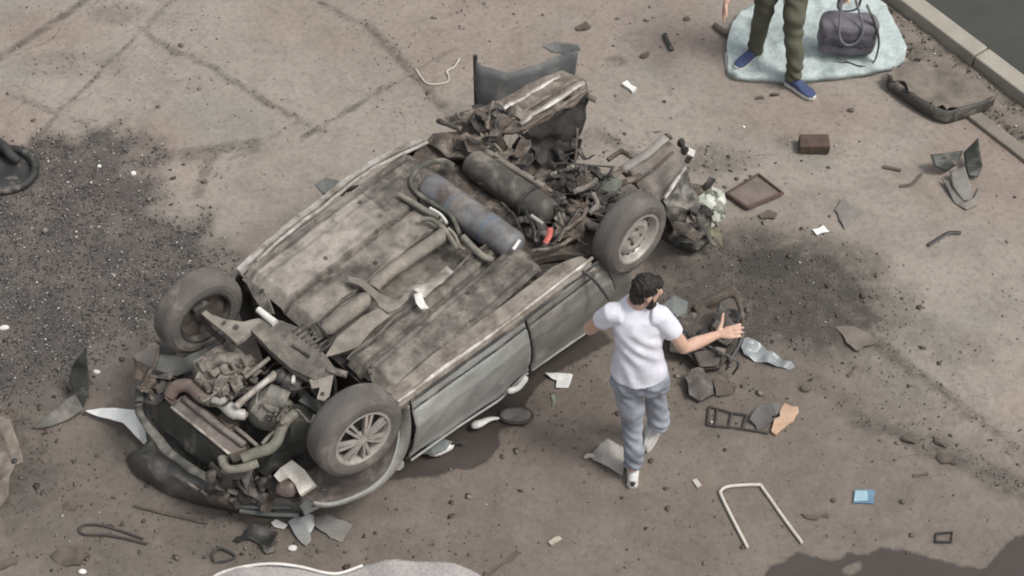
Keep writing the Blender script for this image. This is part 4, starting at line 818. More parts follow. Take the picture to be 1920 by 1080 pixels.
b.tube([pel+RX*.085-UP*.08, rk+UP*.12, rk, rk.lerp(ra, .6), ra-UP*.02], [.098, .084, .070, .066, .064], 16)
put('jeans', remesh(b, .010, 5, .005, 9, folds(70, .009, Vector((.9, .3, 1)))), M('blue_denim', (.385, .410, .465), (.215, .235, .275), sc=4, rough=.85, bump=.3, bsc=120), man, smooth=True)
b = MB(); b.ell(hdc+uh*.034*1-fh*.024, (.072, .083, .078), roth, 24, 16); b.ell(hdc-fh*.050-uh*.032, (.062, .041, .062), roth); b.ell(hdc+uh*.066+fh*.02, (.056, .062, .033), roth)
put('hair', remesh(b, .006, 5, .004, 30, lambda p: .0035*math.sin((p.x+p.y*.6)*230+5*noise.noise(p*25))), hairm, man, smooth=True)
b = MB(); b.ell(hdc-uh*.090+fh*.055, (.052, .045, .032), roth)
for e in (-1, 1): b.tube([hdc+sh_*.068*e-uh*.01+fh*.005, hdc+sh_*.060*e-uh*.06+fh*.03, hdc-uh*.095+fh*.065], [.012, .016, .018], 8, rnd=True)
put('beard', remesh(b, .006, 3, .003, 40), hairm, man, smooth=True)
for e in (-1, 1):
    m = MB(); m.ell(hdc+sh_*.034*e+uh*.012+fh*.088, (.011, .007, .007), roth); put('eye', m, blackp, man, smooth=True)
def shoe(heel, toe, up, wid=.048):
    f = (toe-heel); l = f.length; f.normalize(); u = (Vector(up)-f*Vector(up).dot(f)).normalized(); s = f.cross(u)
    def rg(t, w, h0, h1): c_ = heel+f*l*t; return [c_+s*(w*math.cos(a))+u*(h0+(h1-h0)*(.5+.5*math.sin(a))) for a in [2*math.pi*k/16 for k in range(16)]]
    up_ = MB(); up_.loft([rg(.0, .022, .02, .07), rg(.06, .034, .015, .085), rg(.25, .037, .012, .10), rg(.42, .040, .012, .085), rg(.62, .046, .012, .065), rg(.84, .046, .012, .05), rg(.97, .028, .014, .036)])
    so_ = MB(); so_.loft([[heel+f*l*t+s*(w*e)+u*h for e, h in ((-1, 0), (1, 0), (1, .026), (-1, .026))] for t, w in ((-.03, .018), (.03, .034), (.3, .036), (.5, .040), (.75, .047), (.92, .036), (1.0, .016))])
    return up_, so_
wshoe = M('white_trainer', (.70, .70, .68), (.55, .55, .54), sc=18, rough=.6)
for hl_, to, uv in ((la+Vector((0, -.085, -.086)), la+Vector((.02, .20, -.086)), UP), (ra+Vector((.014, -.01, -.045)), rt_-UP*.03, Vector((-.35, .75, .55)))):
    a, b2 = shoe(hl_, to, uv); s_ = put('shoe', remesh(a, .006, 3), wshoe, man, smooth=True); put('sole', b2, white, s_)
    m = MB(); q = hl_+Vector(uv)*.055; m.ell(q-(to-hl_).normalized()*.012, (.016, .012, .02)); put('heel_patch', m, blackp, s_)
# --- person in olive trousers standing on the pale mat, facing the camera
p2 = thing('person', at(1450, 120, 0), 'person in olive green trousers and blue shoes standing on the pale mat', 'person')
olive = M('olive_cloth', (.125, .125, .086), (.080, .082, .058), sc=6, rough=.9, bump=.2, bsc=80)
a1, a2 = at(1416, 98, .09), at(1486, 146, .09); kn1, kn2 = at(1432, 22, .50), at(1487, 52, .50); hp2 = (at(1416, 98)+at(1486, 146))/2+Vector((0, .03, .92))
SX = Vector((1, -.15, 0)).normalized(); FZ = Vector((-.15, -1, 0)).normalized()
b = MB(); b.loft([[hp2+UP*z+SX*(w*math.cos(a))+FZ*(d*math.sin(a)) for a in [2*math.pi*k/20 for k in range(20)]] for z, w, d in ((-.15, .15, .11), (-.05, .175, .125), (.10, .165, .115))])
b.tube([hp2-SX*.09-UP*.08, kn1+UP*.1, kn1, a1+UP*.16, a1+UP*.0], [.10, .082, .072, .064, .056], 16); b.tube([hp2+SX*.09-UP*.08, kn2+UP*.1, kn2, a2+UP*.16, a2+UP*.0], [.10, .082, .072, .064, .056], 16)
put('trousers', remesh(b, .010, 5, .004, 9, folds(60, .012, Vector((.5, .2, 1)))), olive, p2, smooth=True)
h2 = hp2+UP*.70+FZ*.04; n2 = hp2+UP*.55; s1, s2 = hp2-SX*.19+UP*.49, hp2+SX*.19+UP*.49
w1 = at(1362, 2, .78); w2 = at(1590, -18, .62)+UP*.03; e1 = s1.lerp(w1, .5)+Vector((-.06, .10, -.02)); e2 = s2.lerp(w2, .5)+Vector((.04, .08, 0))
b = MB(); f2, u2, q2, ro2 = head(b, h2, FZ+Vector((0, 0, -.2)), (0, 0, 1)); b.tube([n2-UP*.05, h2-UP*.05], [.06, .052], 12, rnd=True)
b.loft([[hp2.lerp(n2, t)+SX*(w*math.cos(a))+FZ*(d*math.sin(a)) for a in [2*math.pi*k/16 for k in range(16)]] for t, w, d in ((.0, .12, .08), (.6, .13, .08), (.9, .12, .07), (1.02, .05, .05))])
for s_, e_, w_, in ((s1, e1, w1), (s2, e2, w2)): b.tube([s_, e_, w_], [.05, .04, .027], 12, rnd=True)
hand(b, w1, (-.15, -.25, -.9), (.9, 0, 0), (.2, -.9, .2), .18, .35); hand(b, w2, (.0, -.1, -1), (-.9, 0, 0), (0, -1, .1), .17, 1.2)
for an, kn in ((a1, kn1), (a2, kn2)): b.tube([hp2, kn, an-UP*.03], [.06, .045, .035], 12, rnd=True)
put('body', remesh(b, .0065, 4), skin, p2, smooth=True)
b = MB(); b.loft([[hp2.lerp(n2, t)+SX*(w*math.cos(a))+FZ*(d*math.sin(a)) for a in [2*math.pi*k/24 for k in range(24)]] for t, w, d in ((.05, .185, .132), (.35, .17, .125), (.7, .19, .13), (.88, .185, .11), (.97, .11, .08), (1.02, .07, .068))])
for s_, e_, w_ in ((s1, e1, w1), (s2, e2, w2)): b.tube([s_, e_, e_.lerp(w_, .8)], [.075, .06, .046], 14)
put('jacket', remesh(b, .011, 6, .004, 8, folds(40, .008)), olive, p2, smooth=True)
b = MB(); b.ell(h2+u2*.045-f2*.028, (.088, .096, .086), ro2, 20, 14); b.ell(h2-f2*.06-u2*.02, (.076, .05, .07), ro2); put('hair', remesh(b, .009, 3, .006, 26), hairm, p2, smooth=True)
bshoe = M('blue_canvas', (.060, .085, .19), (.045, .06, .13), sc=14, rough=.8)
for an, to in ((a1, at(1388, 131, .012)), (a2, at(1512, 177, .012))):
    hl_ = Vector((an.x, an.y, .012)); d = (to-hl_).normalized(); z0 = .055 if an is a1 else .012
    hl_ = hl_-d*.05; hl_.z = z0; to = hl_+d*.265; to.z = z0
    x_, y_ = shoe(hl_, to, UP); s_ = put('shoe', remesh(x_, .006, 3), bshoe, p2, smooth=True); put('sole', y_, white, s_)
# ------------------------------------------------------------------ mat and bag
MATP = [(1366, 132), (1362, 100), (1368, 70), (1376, 40), (1392, 22), (1420, 4), (1480, -14), (1560, -18), (1630, -12), (1662, 10), (1676, 45), (1690, 72), (1700, 92), (1698, 112), (1680, 124), (1640, 132), (1590, 140), (1540, 146), (1470, 149), (1410, 146), (1380, 143)]
m = MB(); m.plate([at(u, v, .055) for u, v in MATP], .045, 6, 0, 6); m.v = [p+UP*((.022*abs(math.sin(p.x*9+p.y*4+3*noise.noise(p*2.5)))**3+.020*max(0, noise.noise(p*5))+.012*noise.noise(p*11)) if p.z > .03 else 0) for p in m.v]; m.wrinkle(.020, 5)
mt_ = put('folded_mat', m, M('pale_turquoise_cloth', (.47, .54, .53), (.26, .32, .31), sc=9, rough=.8, bump=.8, bsc=18, lo=.46, hi=.74), label='pale turquoise quilted mat spread on the ground near the kerb', cat='mat', smooth=True)
m = MB(); m.tube(cat([at(u, v, .012) for u, v in MATP[-5:]+MATP[:2]], 4), .012, 6); put('white_piping', m, white, mt_)
bg_ = thing('bag', at(1588, 95, .06), 'dark grey travel bag with carrying straps in front of the pale mat', 'bag')
bc = at(1589, 62, .25); bx = Vector((1, -.06, 0)).normalized(); by = Vector((.06, 1, 0)).normalized(); br = Matrix((bx, by, UP)).transposed()
b = MB(); b.box(bc, (.43, .20, .30), br, bev=.05); b.ell(bc+UP*.10, (.18, .08, .07)); b.ell(bc-UP*.08-by*.02, (.205, .11, .09))
grape = M('bag_cloth', (.175, .165, .185), (.130, .124, .142), sc=7, rough=.75, bump=.2, bsc=70)
put('bag_body', remesh(b, .009, 5, .008, 9), grape, bg_, smooth=True)
m = MB(); m.plate([bc+bx*a-by*(.104+c_)+UP*d for a, c_, d in ((-.19, 0, .035), (.19, 0, .035), (.195, .012, -.015), (.10, .018, -.03), (-.10, .018, -.025), (-.195, .012, -.012))], .014, 3, .006, 12, nrm=-by); put('flap', m, M('bag_dark', (.07, .068, .08), (.05, .048, .058), sc=7, rough=.8), bg_, smooth=True)
m = MB(); m.tube(cat([bc+bx*a-by*c_+UP*d for a, c_, d in ((-.09, .0, .36), (-.085, .09, .18), (-.07, .125, .06), (-.01, .132, .0), (.06, .125, .03), (.09, .10, .14), (.03, .03, .30), (.0, .0, .37))], 6), .010, 8, flat=.6); put('handle', m, M('grey_webbing', (.20, .20, .23), (.15, .15, .17), rough=.8), bg_, smooth=True)
m = MB(); m.tube(cat([bc+bx*a+by*c_+UP*d for a, c_, d in ((-.10, .03, .37), (-.08, .08, .16), (.05, .09, .16), (.06, .03, .37))], 6), .010, 8, flat=.6); put('handle', m, MATS['grey_webbing'], bg_, smooth=True)
m = MB(); m.tube(cat([bc+bx*a-by*c_+UP*d for a, c_, d in ((.10, .02, .30), (.17, .06, .17), (.215, .10, .06), (.225, .12, -.06), (.20, .14, -.17), (.12, .15, -.19), (.02, .13, -.17), (-.06, .12, -.13)) ], 6), .013, 8, flat=.45); put('shoulder_strap', m, blackp, bg_, smooth=True)
for a in (-.05, .10):
    m = MB(); m.tube([bc+bx*a-by*.118+UP*(-.03), bc+bx*a-by*.126+UP*(-.03)], .014, 10); put('buckle', m, blackp, bg_)

# ------------------------------------------------------------------ debris lying about
tan = M('tan_board', (.50, .35, .245), (.42, .28, .19), sc=8, rough=.75, bump=.3)
paper = M('grey_paper', (.52, .49, .45), (.42, .40, .37), sc=6, rough=.85)
glass = M('dusty_glass_plastic', (.24, .27, .27), (.16, .18, .18), sc=5, rough=.3, dust=.25)
mud = M('mud_brown', (.125, .102, .084), (.085, .070, .058), sc=9, rough=.9, bump=.5)
brickm = M('dark_brick', (.105, .070, .055), (.070, .048, .040), sc=14, rough=.9, bump=.6)
rustp = M('rusty_sheet', (.185, .152, .127), (.115, .093, .077), sc=7, rough=.8, dust=.35, bump=.4)
def jag(P, k=.10, seed=1):
    r = random.Random(seed); out = []
    for a, b in zip(P, P[1:]+P[:1]):
        e = b-a; sdv = e.cross(UP).normalized(); n = max(1, min(5, int(e.length/.035)))
        for i in range(n): out.append(a+e*((i+(r.uniform(-.25, .25) if i else 0))/n)+(sdv*(r.uniform(-k, k)*min(.12, e.length)) if i else Vector((0, 0, 0))))
    return out
def bit(name, label, ct, pts, th, mt, cuts=2, amp=.006, nsc=8, smooth=False, nrm=None, group=None, jg=.13):
    m = MB(); m.plate(jag([at(*q) for q in pts], jg, len(label)), th, cuts, amp, nsc, nrm, seed=len(label)); return put(name, m, mt, label=label, cat=ct, smooth=smooth, auto=40, group=group)
def rod(name, label, ct, pts, r, mt, steps=5, flat=1., group=None, wr=.0):
    m = MB(); P = [at(*q) for q in pts]; m.tube(cat(P, steps) if steps else P, r, 8, flat=flat)
    if wr: m.wrinkle(wr, 12, len(label))
    return put(name, m, mt, label=label, cat=ct, smooth=True, auto=50, group=group)
def clod(name, label, ct, u, v, rx, ry, rz_, mt, wr=.02, rot=0., group=None):
    m = MB(); m.ell(at(u, v, rz_*.55), (rx, ry, rz_), Matrix.Rotation(rot, 3, 'Z'), 12, 8); m.wrinkle(wr, 20, u*.1)
    m.v = [Vector((p.x, p.y, max(p.z, .002))) for p in m.v]
    return put(name, m, mt, label=label, cat=ct, group=group)
# bumper skin standing behind the folded boot floor
db = thing('detached_bumper', at(960, 190, 0), 'torn blue-grey bumper skin standing behind the folded boot floor', 'bumper')
m = MB(); T_ = A((891, 106, .62), (905, 124, .58), (950, 134, .56), (1000, 122, .58), (1050, 104, .60), (1084, 94, .62)); B_ = A((893, 240, .02), (915, 246, .02), (960, 248, .02), (1000, 240, .02), (1045, 215, .02), (1060, 205, .02))
B_ = [Vector((t.x, t.y, 0))*.55+b_*.45 for t, b_ in zip(T_, B_)]; B_ = [Vector((q.x, q.y, .01)) for q in B_]
ct_, cb_ = cat(T_, 5), cat(B_, 5); vs = [a.lerp(b_, j/8)-Vector((0, .06*math.sin(math.pi*j/8), 0)) for a, b_ in zip(ct_, cb_) for j in range(9)]
m.add(vs, [(i*9+j, i*9+j+1, (i+1)*9+j+1, (i+1)*9+j) for i in range(len(ct_)-1) for j in range(8)]); m.wrinkle(.015, 6)
bluep = M('blue_grey_plastic', (.120, .127, .128), (.085, .090, .092), sc=6, rough=.6, dust=.15)
solid(put('bumper_skin', m, bluep, db, smooth=True), .006)
m = MB(); m.plate(A((1016, 86, .63), (1042, 77, .65), (1084, 84, .64), (1090, 94, .60), (1062, 102, .59), (1034, 98, .60)), .035, 3, .008); put('bumper_end', m, greyp, db, smooth=True)
m = MB(); m.tube(A((891, 104, .63), (892, 150, .45), (893, 205, .2)), .016, 8); put('bumper_edge', m, blackp, db)
# left side
fn = thing('wing_liner', at(140, 770, 0), 'dark curved liner standing like a fin at the far left', 'car part')
m = MB(); m.plate(A((135, 688, .26), (146, 670, .36), (161, 650, .44), (163, 690, .28), (165, 742, .08), (156, 765, .02), (140, 740, .08), (133, 710, .18)), .012, 3, .02, 6); put('fin', m, M('liner_dark_green', (.055, .060, .055), (.04, .043, .04), sc=6, rough=.55, dust=.2), fn, smooth=True)
m = MB(); m.plate(A((60, 802, .03), (90, 778, .05), (118, 752, .08), (140, 738, .10), (152, 758, .07), (158, 768, .05), (130, 785, .04), (95, 800, .02), (66, 804, .01)), .012, 3, .012, 8); put('liner_base', m, M('liner_grey', (.125, .120, .110), (.09, .086, .08), sc=7, rough=.6, dust=.3), fn, smooth=True)
wp = bit('wing_fragment', 'bright white curved body fragment lying at the left of the nose', 'car part', ((160, 770, .05), (190, 765, .07), (262, 768, .16), (268, 775, .16), (276, 828, .08), (270, 834, .06), (252, 815, .10), (230, 792, .13), (205, 785, .09), (182, 780, .06)), .01, M('white_paint_fragment', (.84, .85, .83), (.74, .75, .73), sc=5, rough=.4, dust=.08), 4, .01, 6, True, jg=.03)
rs = thing('rusty_panel', at(10, 860, 0), 'rusty brown sheet metal panel cut by the left edge of the photo', 'car part')
m = MB(); m.plate(A((-60, 772, .34), (-10, 778, .38), (18, 786, .36), (34, 828, .28), (43, 866, .22), (28, 872, .20), (20, 888, .20), (14, 930, .08), (0, 952, .03), (-60, 940, .06)), .014, 4, .012, 5); put('sheet', m, rustp, rs, smooth=True)
m = MB(); m.tube(cat(A((8, 775, .34), (22, 765, .36), (30, 772, .35), (22, 785, .33)), 5), .016, 8); put('torn_edge', m, mud, rs)
m = MB(); m.ell(at(27, 864, .215), (.02, .02, .012)); put('bolt_hole', m, blackp, rs)
ty = thing('tyre_tube', at(10, 330, 0), 'black rubber loop lying on the gravel at the left edge', 'tyre')
c_ = at(-5, 318, .05); m = MB(); m.tube([c_+Vector((.27*math.cos(a), .20*math.sin(a), .02*math.sin(2*a))) for a in [2*math.pi*k/40 for k in range(41)]], .030, 10); put('rubber_loop', m, M('black_rubber', (.035, .036, .036), (.026, .027, .027), sc=9, rough=.7, dust=.15), ty, smooth=True)
m = MB(); m.plate([c_+Vector((.24*math.cos(a), .17*math.sin(a), -.02)) for a in [2*math.pi*k/16 for k in range(16)]], .02, 3, .015, 8); put('rubber_web', m, MATS['black_rubber'], ty, smooth=True)
m = MB(); m.tube(cat(A((-20, 262, .10), (5, 272, .12), (20, 290, .10), (34, 302, .06)), 5), .035, 8); put('torn_flap', m, MATS['black_rubber'], ty, smooth=True)
bit('glass_shard_panel', 'pale dusty corner panel beside the far front tyre', 'car part', ((250, 665, .02), (290, 642, .05), (300, 650, .06), (296, 690, .10), (285, 700, .08), (268, 690, .05)), .01, M('pale_dusty_panel', (.27, .24, .215), (.20, .175, .155), sc=7, rough=.8, dust=.4), 3, .012, 7, True)
bit('wheel_splash_panel', 'grey splash panel standing under the far front tyre', 'car part', ((302, 622, .10), (312, 640, .12), (332, 660, .12), (320, 668, .06), (303, 666, .03), (298, 645, .05)), .012, greyp, 2, .006, 8, True)
# nose debris
bit('wing_splinter', 'grey pointed triangular body splinter below the broken nose', 'car part', ((540, 978, .05), (556, 968, .08), (588, 966, .10), (590, 985, .06), (574, 1024, .015), (566, 1018, .015), (552, 1000, .03)), .01, silver, 3, .006, 7, True)
bit('trim_plate', 'flat grey trim plate on the ground under the near front wheel', 'car part', ((590, 968, .03), (612, 964, .04), (662, 984, .02), (642, 1017, .012), (612, 1000, .02), (588, 984, .03)), .01, M('trim_grey', (.20, .19, .18), (.16, .152, .145), sc=5, rough=.6, dust=.3), 2, .004, 7, True)
bit('white_chip', 'small white plastic chip at the tip of the grey splinter', 'fragment', ((508, 980, .03), (518, 974, .03), (540, 984, .02), (532, 992, .015), (515, 988, .015)), .008, white, 1, .003)
clod('white_pebble', 'small round white pebble right of the nose debris', 'pebble', 548, 1028, .026, .022, .014, white, .008)
bit('black_trim_scrap', 'black twisted plastic scrap in front of the bumper', 'car part', ((425, 1020, .01), (470, 985, .03), (520, 995, .04), (515, 1035, .015), (500, 1040, .01), (470, 1012, .02)), .01, blackp, 3, .02, 9)
rod('plastic_loop', 'thin dark plastic loop between the bumper and the pale sheet', 'car part', ((400, 1052, .01), (398, 1040, .015), (412, 1028, .02), (440, 1042, .015), (425, 1052, .01), (400, 1054, .01)), .008, blackp)
rod('bent_rod', 'long thin brown rod lying below the crushed bumper', 'rod', ((250, 948, .012), (290, 958, .014), (340, 970, .014), (388, 981, .012)), .009, mud)
rod('cable_loop', 'flattened dark cable loop at the lower left', 'cable', ((268, 1010, .012), (225, 995, .012), (190, 985, .012), (160, 984, .012), (148, 992, .012), (158, 1002, .012), (195, 1003, .012), (235, 1010, .012), (275, 1020, .012)), .008, M('dark_cable', (.065, .056, .048), (.045, .04, .035), rough=.7))
bit('mudguard_scrap', 'small dark upturned mudguard scrap near the bottom left corner', 'car part', ((92, 1040, .015), (110, 1030, .03), (158, 1022, .05), (160, 1045, .02), (150, 1060, .015), (125, 1062, .012), (104, 1052, .012)), .008, mud, 3, .015, 10)
bit('edge_scrap', 'dark brown strip at the bottom left corner of the photo', 'car part', ((-10, 1050, .02), (30, 1044, .03), (32, 1056, .015), (0, 1068, .012), (-14, 1064, .012)), .01, mud)
bit('curled_scrap', 'little curled brown scrap above the cable loop', 'scrap', ((110, 945, .012), (128, 940, .03), (146, 946, .015), (140, 956, .012), (118, 958, .012)), .006, mud, 2, .012, 12)
clod('white_stone', 'bright white stone at the far left edge of the gravel', 'stone', 8, 615, .035, .022, .018, white, .01)
clod('white_stone', 'white stone on the upper border of the gravel', 'stone', 250, 325, .024, .02, .016, white, .01)
clod('white_stone', 'white stone left of the bright body fragment', 'stone', 182, 697, .026, .016, .012, white, .008)
clod('white_stone', 'white stone at the bottom left below the mudguard scrap', 'stone', 155, 1072, .028, .018, .012, white, .008)
clod('white_stone', 'small white stone in the upper middle of the gravel', 'stone', 187, 312, .016, .016, .012, white, .008)
# foreground shattered windscreen
fg = thing('windscreen', at(650, 1100, 0), 'crumpled shattered windscreen with pale rim at the bottom edge of the photo', 'windscreen')
m = MB(); OUT = ((380, 1100), (410, 1076), (460, 1062), (510, 1057), (560, 1062), (610, 1074), (640, 1074), (680, 1060), (740, 1050), (800, 1050), (850, 1058), (890, 1072), (930, 1095), (960, 1150), (800, 1210), (560, 1210), (400, 1170))
zf = lambda u, v: .04+.09*abs(math.sin((u-380)/250*math.pi*.9))*max(0, 1-(v-1050)/200)
m.plate([at(u, v, zf(u, v)) for u, v in OUT], .006, 5, .02, 4); frost = M('frosted_glass', (.46, .43, .42), (.34, .32, .31), sc=60, rough=.55, bump=.8, bsc=130)
put('glass', m, frost, fg, smooth=True)
m = MB(); m.tube(cat([at(u, v, zf(u, v)+.004) for u, v in OUT[:8]], 5), .010, 8); put('rim', m, white, fg, smooth=True)
bit('dark_strip', 'thin dark strip running to the right of the shattered windscreen', 'strip', ((905, 1078, .01), (968, 1032, .012), (974, 1036, .012), (914, 1084, .01)), .008, mud, 1, .002)
# along the near side
mr = thing('mirror_housing', at(825, 845, 0), 'white door mirror hanging by the front door just above the wet patch', 'mirror')
m = MB(); m.ell(at(826, 840, .05), (.095, .045, .04), Matrix.Rotation(R(22), 3, 'Z'), 18, 12); m.wrinkle(.008, 12); put('housing', m, white, mr, smooth=True)
m = MB(); m.plate(A((792, 850, .06), (805, 832, .10), (832, 822, .11), (846, 828, .10), (836, 842, .095), (812, 852, .085)), .012, 2, .002); put('mirror_glass', m, glass, mr)
m = MB(); m.tube(A((845, 833, .07), (858, 828, .06), (872, 830, .04)), .010, 6); put('stalk', m, blackp, mr)
m = MB(); m.tube(cat(A((884, 798, .05), (900, 794, .07), (918, 786, .06), (935, 784, .03)), 5), [.018, .026, .03, .03, .03, .028, .026, .024, .022, .02, .018, .016, .014, .013, .012, .010], 10, flat=.7); put('trim_fragment', m, white, label='white curved trim fragment under the front door', cat='fragment', smooth=True)
mg = thing('mirror_glass', at(968, 780, 0), 'oval mirror glass with dark rim lying by the wet patch', 'mirror')
c_ = at(968, 779, .02); m = MB(); m.tube([c_+Vector((.105*math.cos(a), .062*math.sin(a), 0)) for a in [2*math.pi*k/30 for k in range(31)]], .011, 8); put('rim', m, M('rim_brown', (.05, .042, .038), (.05, .042, .038), rough=.6, dust=.1), mg, smooth=True)
m = MB(); m.plate([c_+Vector((.095*math.cos(a), .053*math.sin(a), .006)) for a in [2*math.pi*k/20 for k in range(20)]], .01); put('glass', m, M('grey_mirror', (.16, .152, .146), (.11, .104, .10), sc=6, rough=.35, dust=.35), mg)
bit('paper_sheet', 'crumpled white paper sheet beside the rear door', 'paper', ((1022, 700, .02), (1050, 698, .03), (1074, 702, .02), (1066, 726, .012), (1042, 727, .015), (1044, 712, .03)), .003, M('white_paper', (.64, .64, .62), (.55, .55, .54), rough=.85), 3, .008, 14)
bit('green_shard', 'narrow pale green glass shard below the paper sheet', 'shard', ((1033, 740, .012), (1041, 738, .012), (1042, 758, .012), (1035, 762, .012)), .005, M('green_glass', (.22, .26, .20), (.17, .20, .15), rough=.3), 1, .002)
pb = thing('crumpled_bag', at(1135, 870, 0), 'crumpled pale grey paper sack behind the near shoe of the person in jeans', 'sack')
m = MB(); m.plate(A((1108, 852, .03), (1125, 832, .09), (1140, 822, .11), (1168, 838, .08), (1172, 870, .03), (1168, 892, .012), (1150, 882, .03), (1130, 870, .05), (1112, 862, .03)), .02, 4, .018, 10); put('sack', m, M('pale_sack', (.40, .375, .345), (.32, .30, .28), sc=8, rough=.85, bump=.3), pb, smooth=True)
m = MB(); m.tube(cat(A((1095, 858, .02), (1105, 854, .035), (1115, 856, .04)), 4), [.008, .012, .014, .014, .014, .015, .016, .016, .018], 8); put('twisted_neck', m, paper, pb, smooth=True)
# right of the person
st = thing('car_seat', at(1330, 640, 0), 'dark wrecked car seat lying under the outstretched arm', 'car seat')
m = MB(); m.plate(A((1255, 600, .18), (1300, 585, .22), (1360, 590, .22), (1388, 620, .16), (1380, 650, .10), (1350, 690, .06), (1318, 695, .05), (1290, 665, .10), (1255, 660, .12)), .07, 4, .03, 6); seatm = M('seat_cloth', (.080, .068, .060), (.050, .043, .038), sc=8, rough=.9, dust=.2, bump=.3); put('seat_cushion', m, seatm, st, smooth=True)
m = MB(); m.plate(A((1300, 660, .14), (1345, 650, .17), (1362, 655, .16), (1345, 686, .11), (1312, 688, .10)), .03, 3, .012, 9); put('cushion_bolster', m, M('bolster_cloth', (.13, .11, .10), (.09, .078, .07), sc=8, rough=.9, dust=.25), st, smooth=True)
m = MB(); m.tube(cat(A((1394, 622, .10), (1388, 640, .08), (1378, 660, .05), (1366, 678, .03)), 4), .018, 8); put('seat_rail', m, blackp, st)
m = MB(); m.tube(cat(A((1340, 565, .16), (1375, 555, .2), (1390, 585, .2), (1392, 620, .14)), 5), .016, 8); put('seat_frame', m, brown, st)
for i in range(10):
    c_ = at(1262+12*i+6*math.sin(i*2.), 612+22*math.sin(i*1.9), .18); ax_ = Vector((math.sin(i*2.3), math.cos(i*1.7), .3*math.sin(i))).normalized(); bx_ = ax_.cross(Vector((.2, .1, 1))).normalized(); m = MB()
    m.plate([c_+ax_*.10*a+bx_*.05*b_ for a, b_ in ((-1, -.5), (-.1, -1), (.8, -.6), (1, .3), (.2, .8), (-.7, .9))], .012, 3, .04, 9, seed=i*1.7); put('torn_upholstery', m, (seatm, blackp, mud, MATS['bolster_cloth'])[i % 4], st, smooth=True)
for i in range(5):
    u, v = 1300+18*i, 640+9*i; m = MB(); m.tube(cat([at(u-30, v-30+5*i, .16), at(u-8, v-10, .19), at(u+12, v+6, .15), at(u+26-6*i, v+26, .06)], 5), .008, 6); put('seat_spring', m, blackp, st)
m = MB(); m.plate(A((1235, 575, .10), (1262, 552, .14), (1290, 565, .12), (1288, 592, .08), (1262, 596, .08)), .03, 3, .012); put('seat_headrest', m, M('green_grey_cloth', (.16, .18, .175), (.11, .12, .118), sc=8, rough=.5, dust=.15), st, smooth=True)
m = MB(); m.plate(A((1395, 560, .03), (1375, 535, .05), (1340, 548, .06), (1300, 570, .05), (1310, 600, .04), (1370, 605, .03)), .02, 3, .02, 8); put('seat_cover_flap', m, mud, st, smooth=True)
fb = bit('plastic_film', 'crumpled grey-blue plastic film trailing from the wrecked seat', 'plastic sheet', ((1388, 640, .06), (1402, 632, .07), (1432, 646, .06), (1462, 668, .03), (1500, 690, .012), (1498, 698, .01), (1468, 688, .02), (1440, 680, .03), (1415, 676, .03), (1396, 664, .03)), .004, M('film_plastic', (.30, .33, .34), (.20, .215, .22), sc=10, rough=.3, dust=.15), 4, .02, 12, True)
bit('fuse_box', 'dark rounded plastic box lying in front of the wrecked seat', 'car part', ((1284, 708, .09), (1296, 692, .11), (1318, 690, .11), (1330, 708, .10), (1338, 738, .06), (1312, 752, .04), (1292, 740, .06)), .06, M('box_grey_black', (.085, .074, .068), (.06, .052, .048), sc=8, rough=.6, dust=.3), 3, .010, 10, True)
bit('box_lid', 'thin dark flap beside the rounded plastic box', 'car part', ((1336, 712, .03), (1345, 708, .04), (1380, 726, .03), (1378, 734, .015), (1342, 742, .02)), .012, mud, 2, .006)
fr = thing('wire_frame', at(1380, 790, 0), 'flat dark wire frame with rungs left of the tan board', 'frame')
for pts in (((1330, 762), (1326, 796)), ((1345, 766), (1340, 800)), ((1326, 796), (1380, 802), (1440, 812)), ((1330, 762), (1345, 766), (1372, 774), (1400, 778)), ((1372, 774), (1366, 802)), ((1400, 778), (1392, 804))):
    m = MB(); m.tube([at(u, v, .014) for u, v in pts], .008, 6); put('rod', m, MATS['dark_cable'], fr)
bit('grey_carton', 'dark grey folded plastic tray beside the tan board', 'tray', ((1405, 786, .03), (1425, 760, .07), (1436, 754, .08), (1458, 752, .07), (1466, 760, .05), (1436, 800, .02), (1420, 808, .012)), .03, M('tray_grey', (.105, .10, .098), (.075, .072, .07), sc=8, rough=.6, dust=.2), 2, .008)
bit('tan_board', 'tan wooden board with a chipped end right of the dark tray', 'board', ((1446, 808, .03), (1450, 795, .035), (1472, 756, .045), (1496, 762, .04), (1498, 772, .035), (1480, 794, .03), (1455, 815, .025)), .02, tan, 2, .004)
rod('white_tube', 'bent white U-shaped tube lying at the lower right', 'tube', ((1402, 1027, .014), (1375, 975, .014), (1352, 928, .014), (1352, 920, .014), (1362, 913, .014), (1385, 910, .014), (1422, 909, .014), (1430, 915, .014), (1465, 965, .014), (1504, 1018, .014)), .011, M('white_tube_paint', (.62, .58, .52), (.52, .48, .43), rough=.5), 3)
bc2 = bit('blue_card', 'small blue plastic card on the ground at the lower right', 'card', ((1602, 918, .014), (1640, 918, .014), (1638, 944, .012), (1600, 942, .012)), .008, M('blue_card_edge', (.14, .25, .34), (.11, .20, .28), rough=.4), 0, 0, jg=0)
m = MB(); m.plate(A((1604, 920, .0185), (1626, 920, .0185), (1628, 938, .0165), (1601, 940, .0165)), .003); put('card_face', m, M('pale_blue', (.36, .52, .60), (.30, .44, .52), rough=.35), bc2)
sf_ = thing('square_frame', at(1770, 1007, 0), 'small dark square frame near the puddle', 'frame')
q = A((1757, 1000, .014), (1786, 998, .014), (1784, 1016, .014), (1754, 1016, .014)); m = MB(); m.tube(q+[q[0]], .010, 6); put('frame_bar', m, blackp, sf_)
bit('dark_wedge', 'flat dark scrap between the white tube and the blue card', 'scrap', ((1502, 962, .015), (1530, 966, .02), (1550, 960, .02), (1554, 970, .012), (1520, 974, .01)), .01, mud, 2, .006)
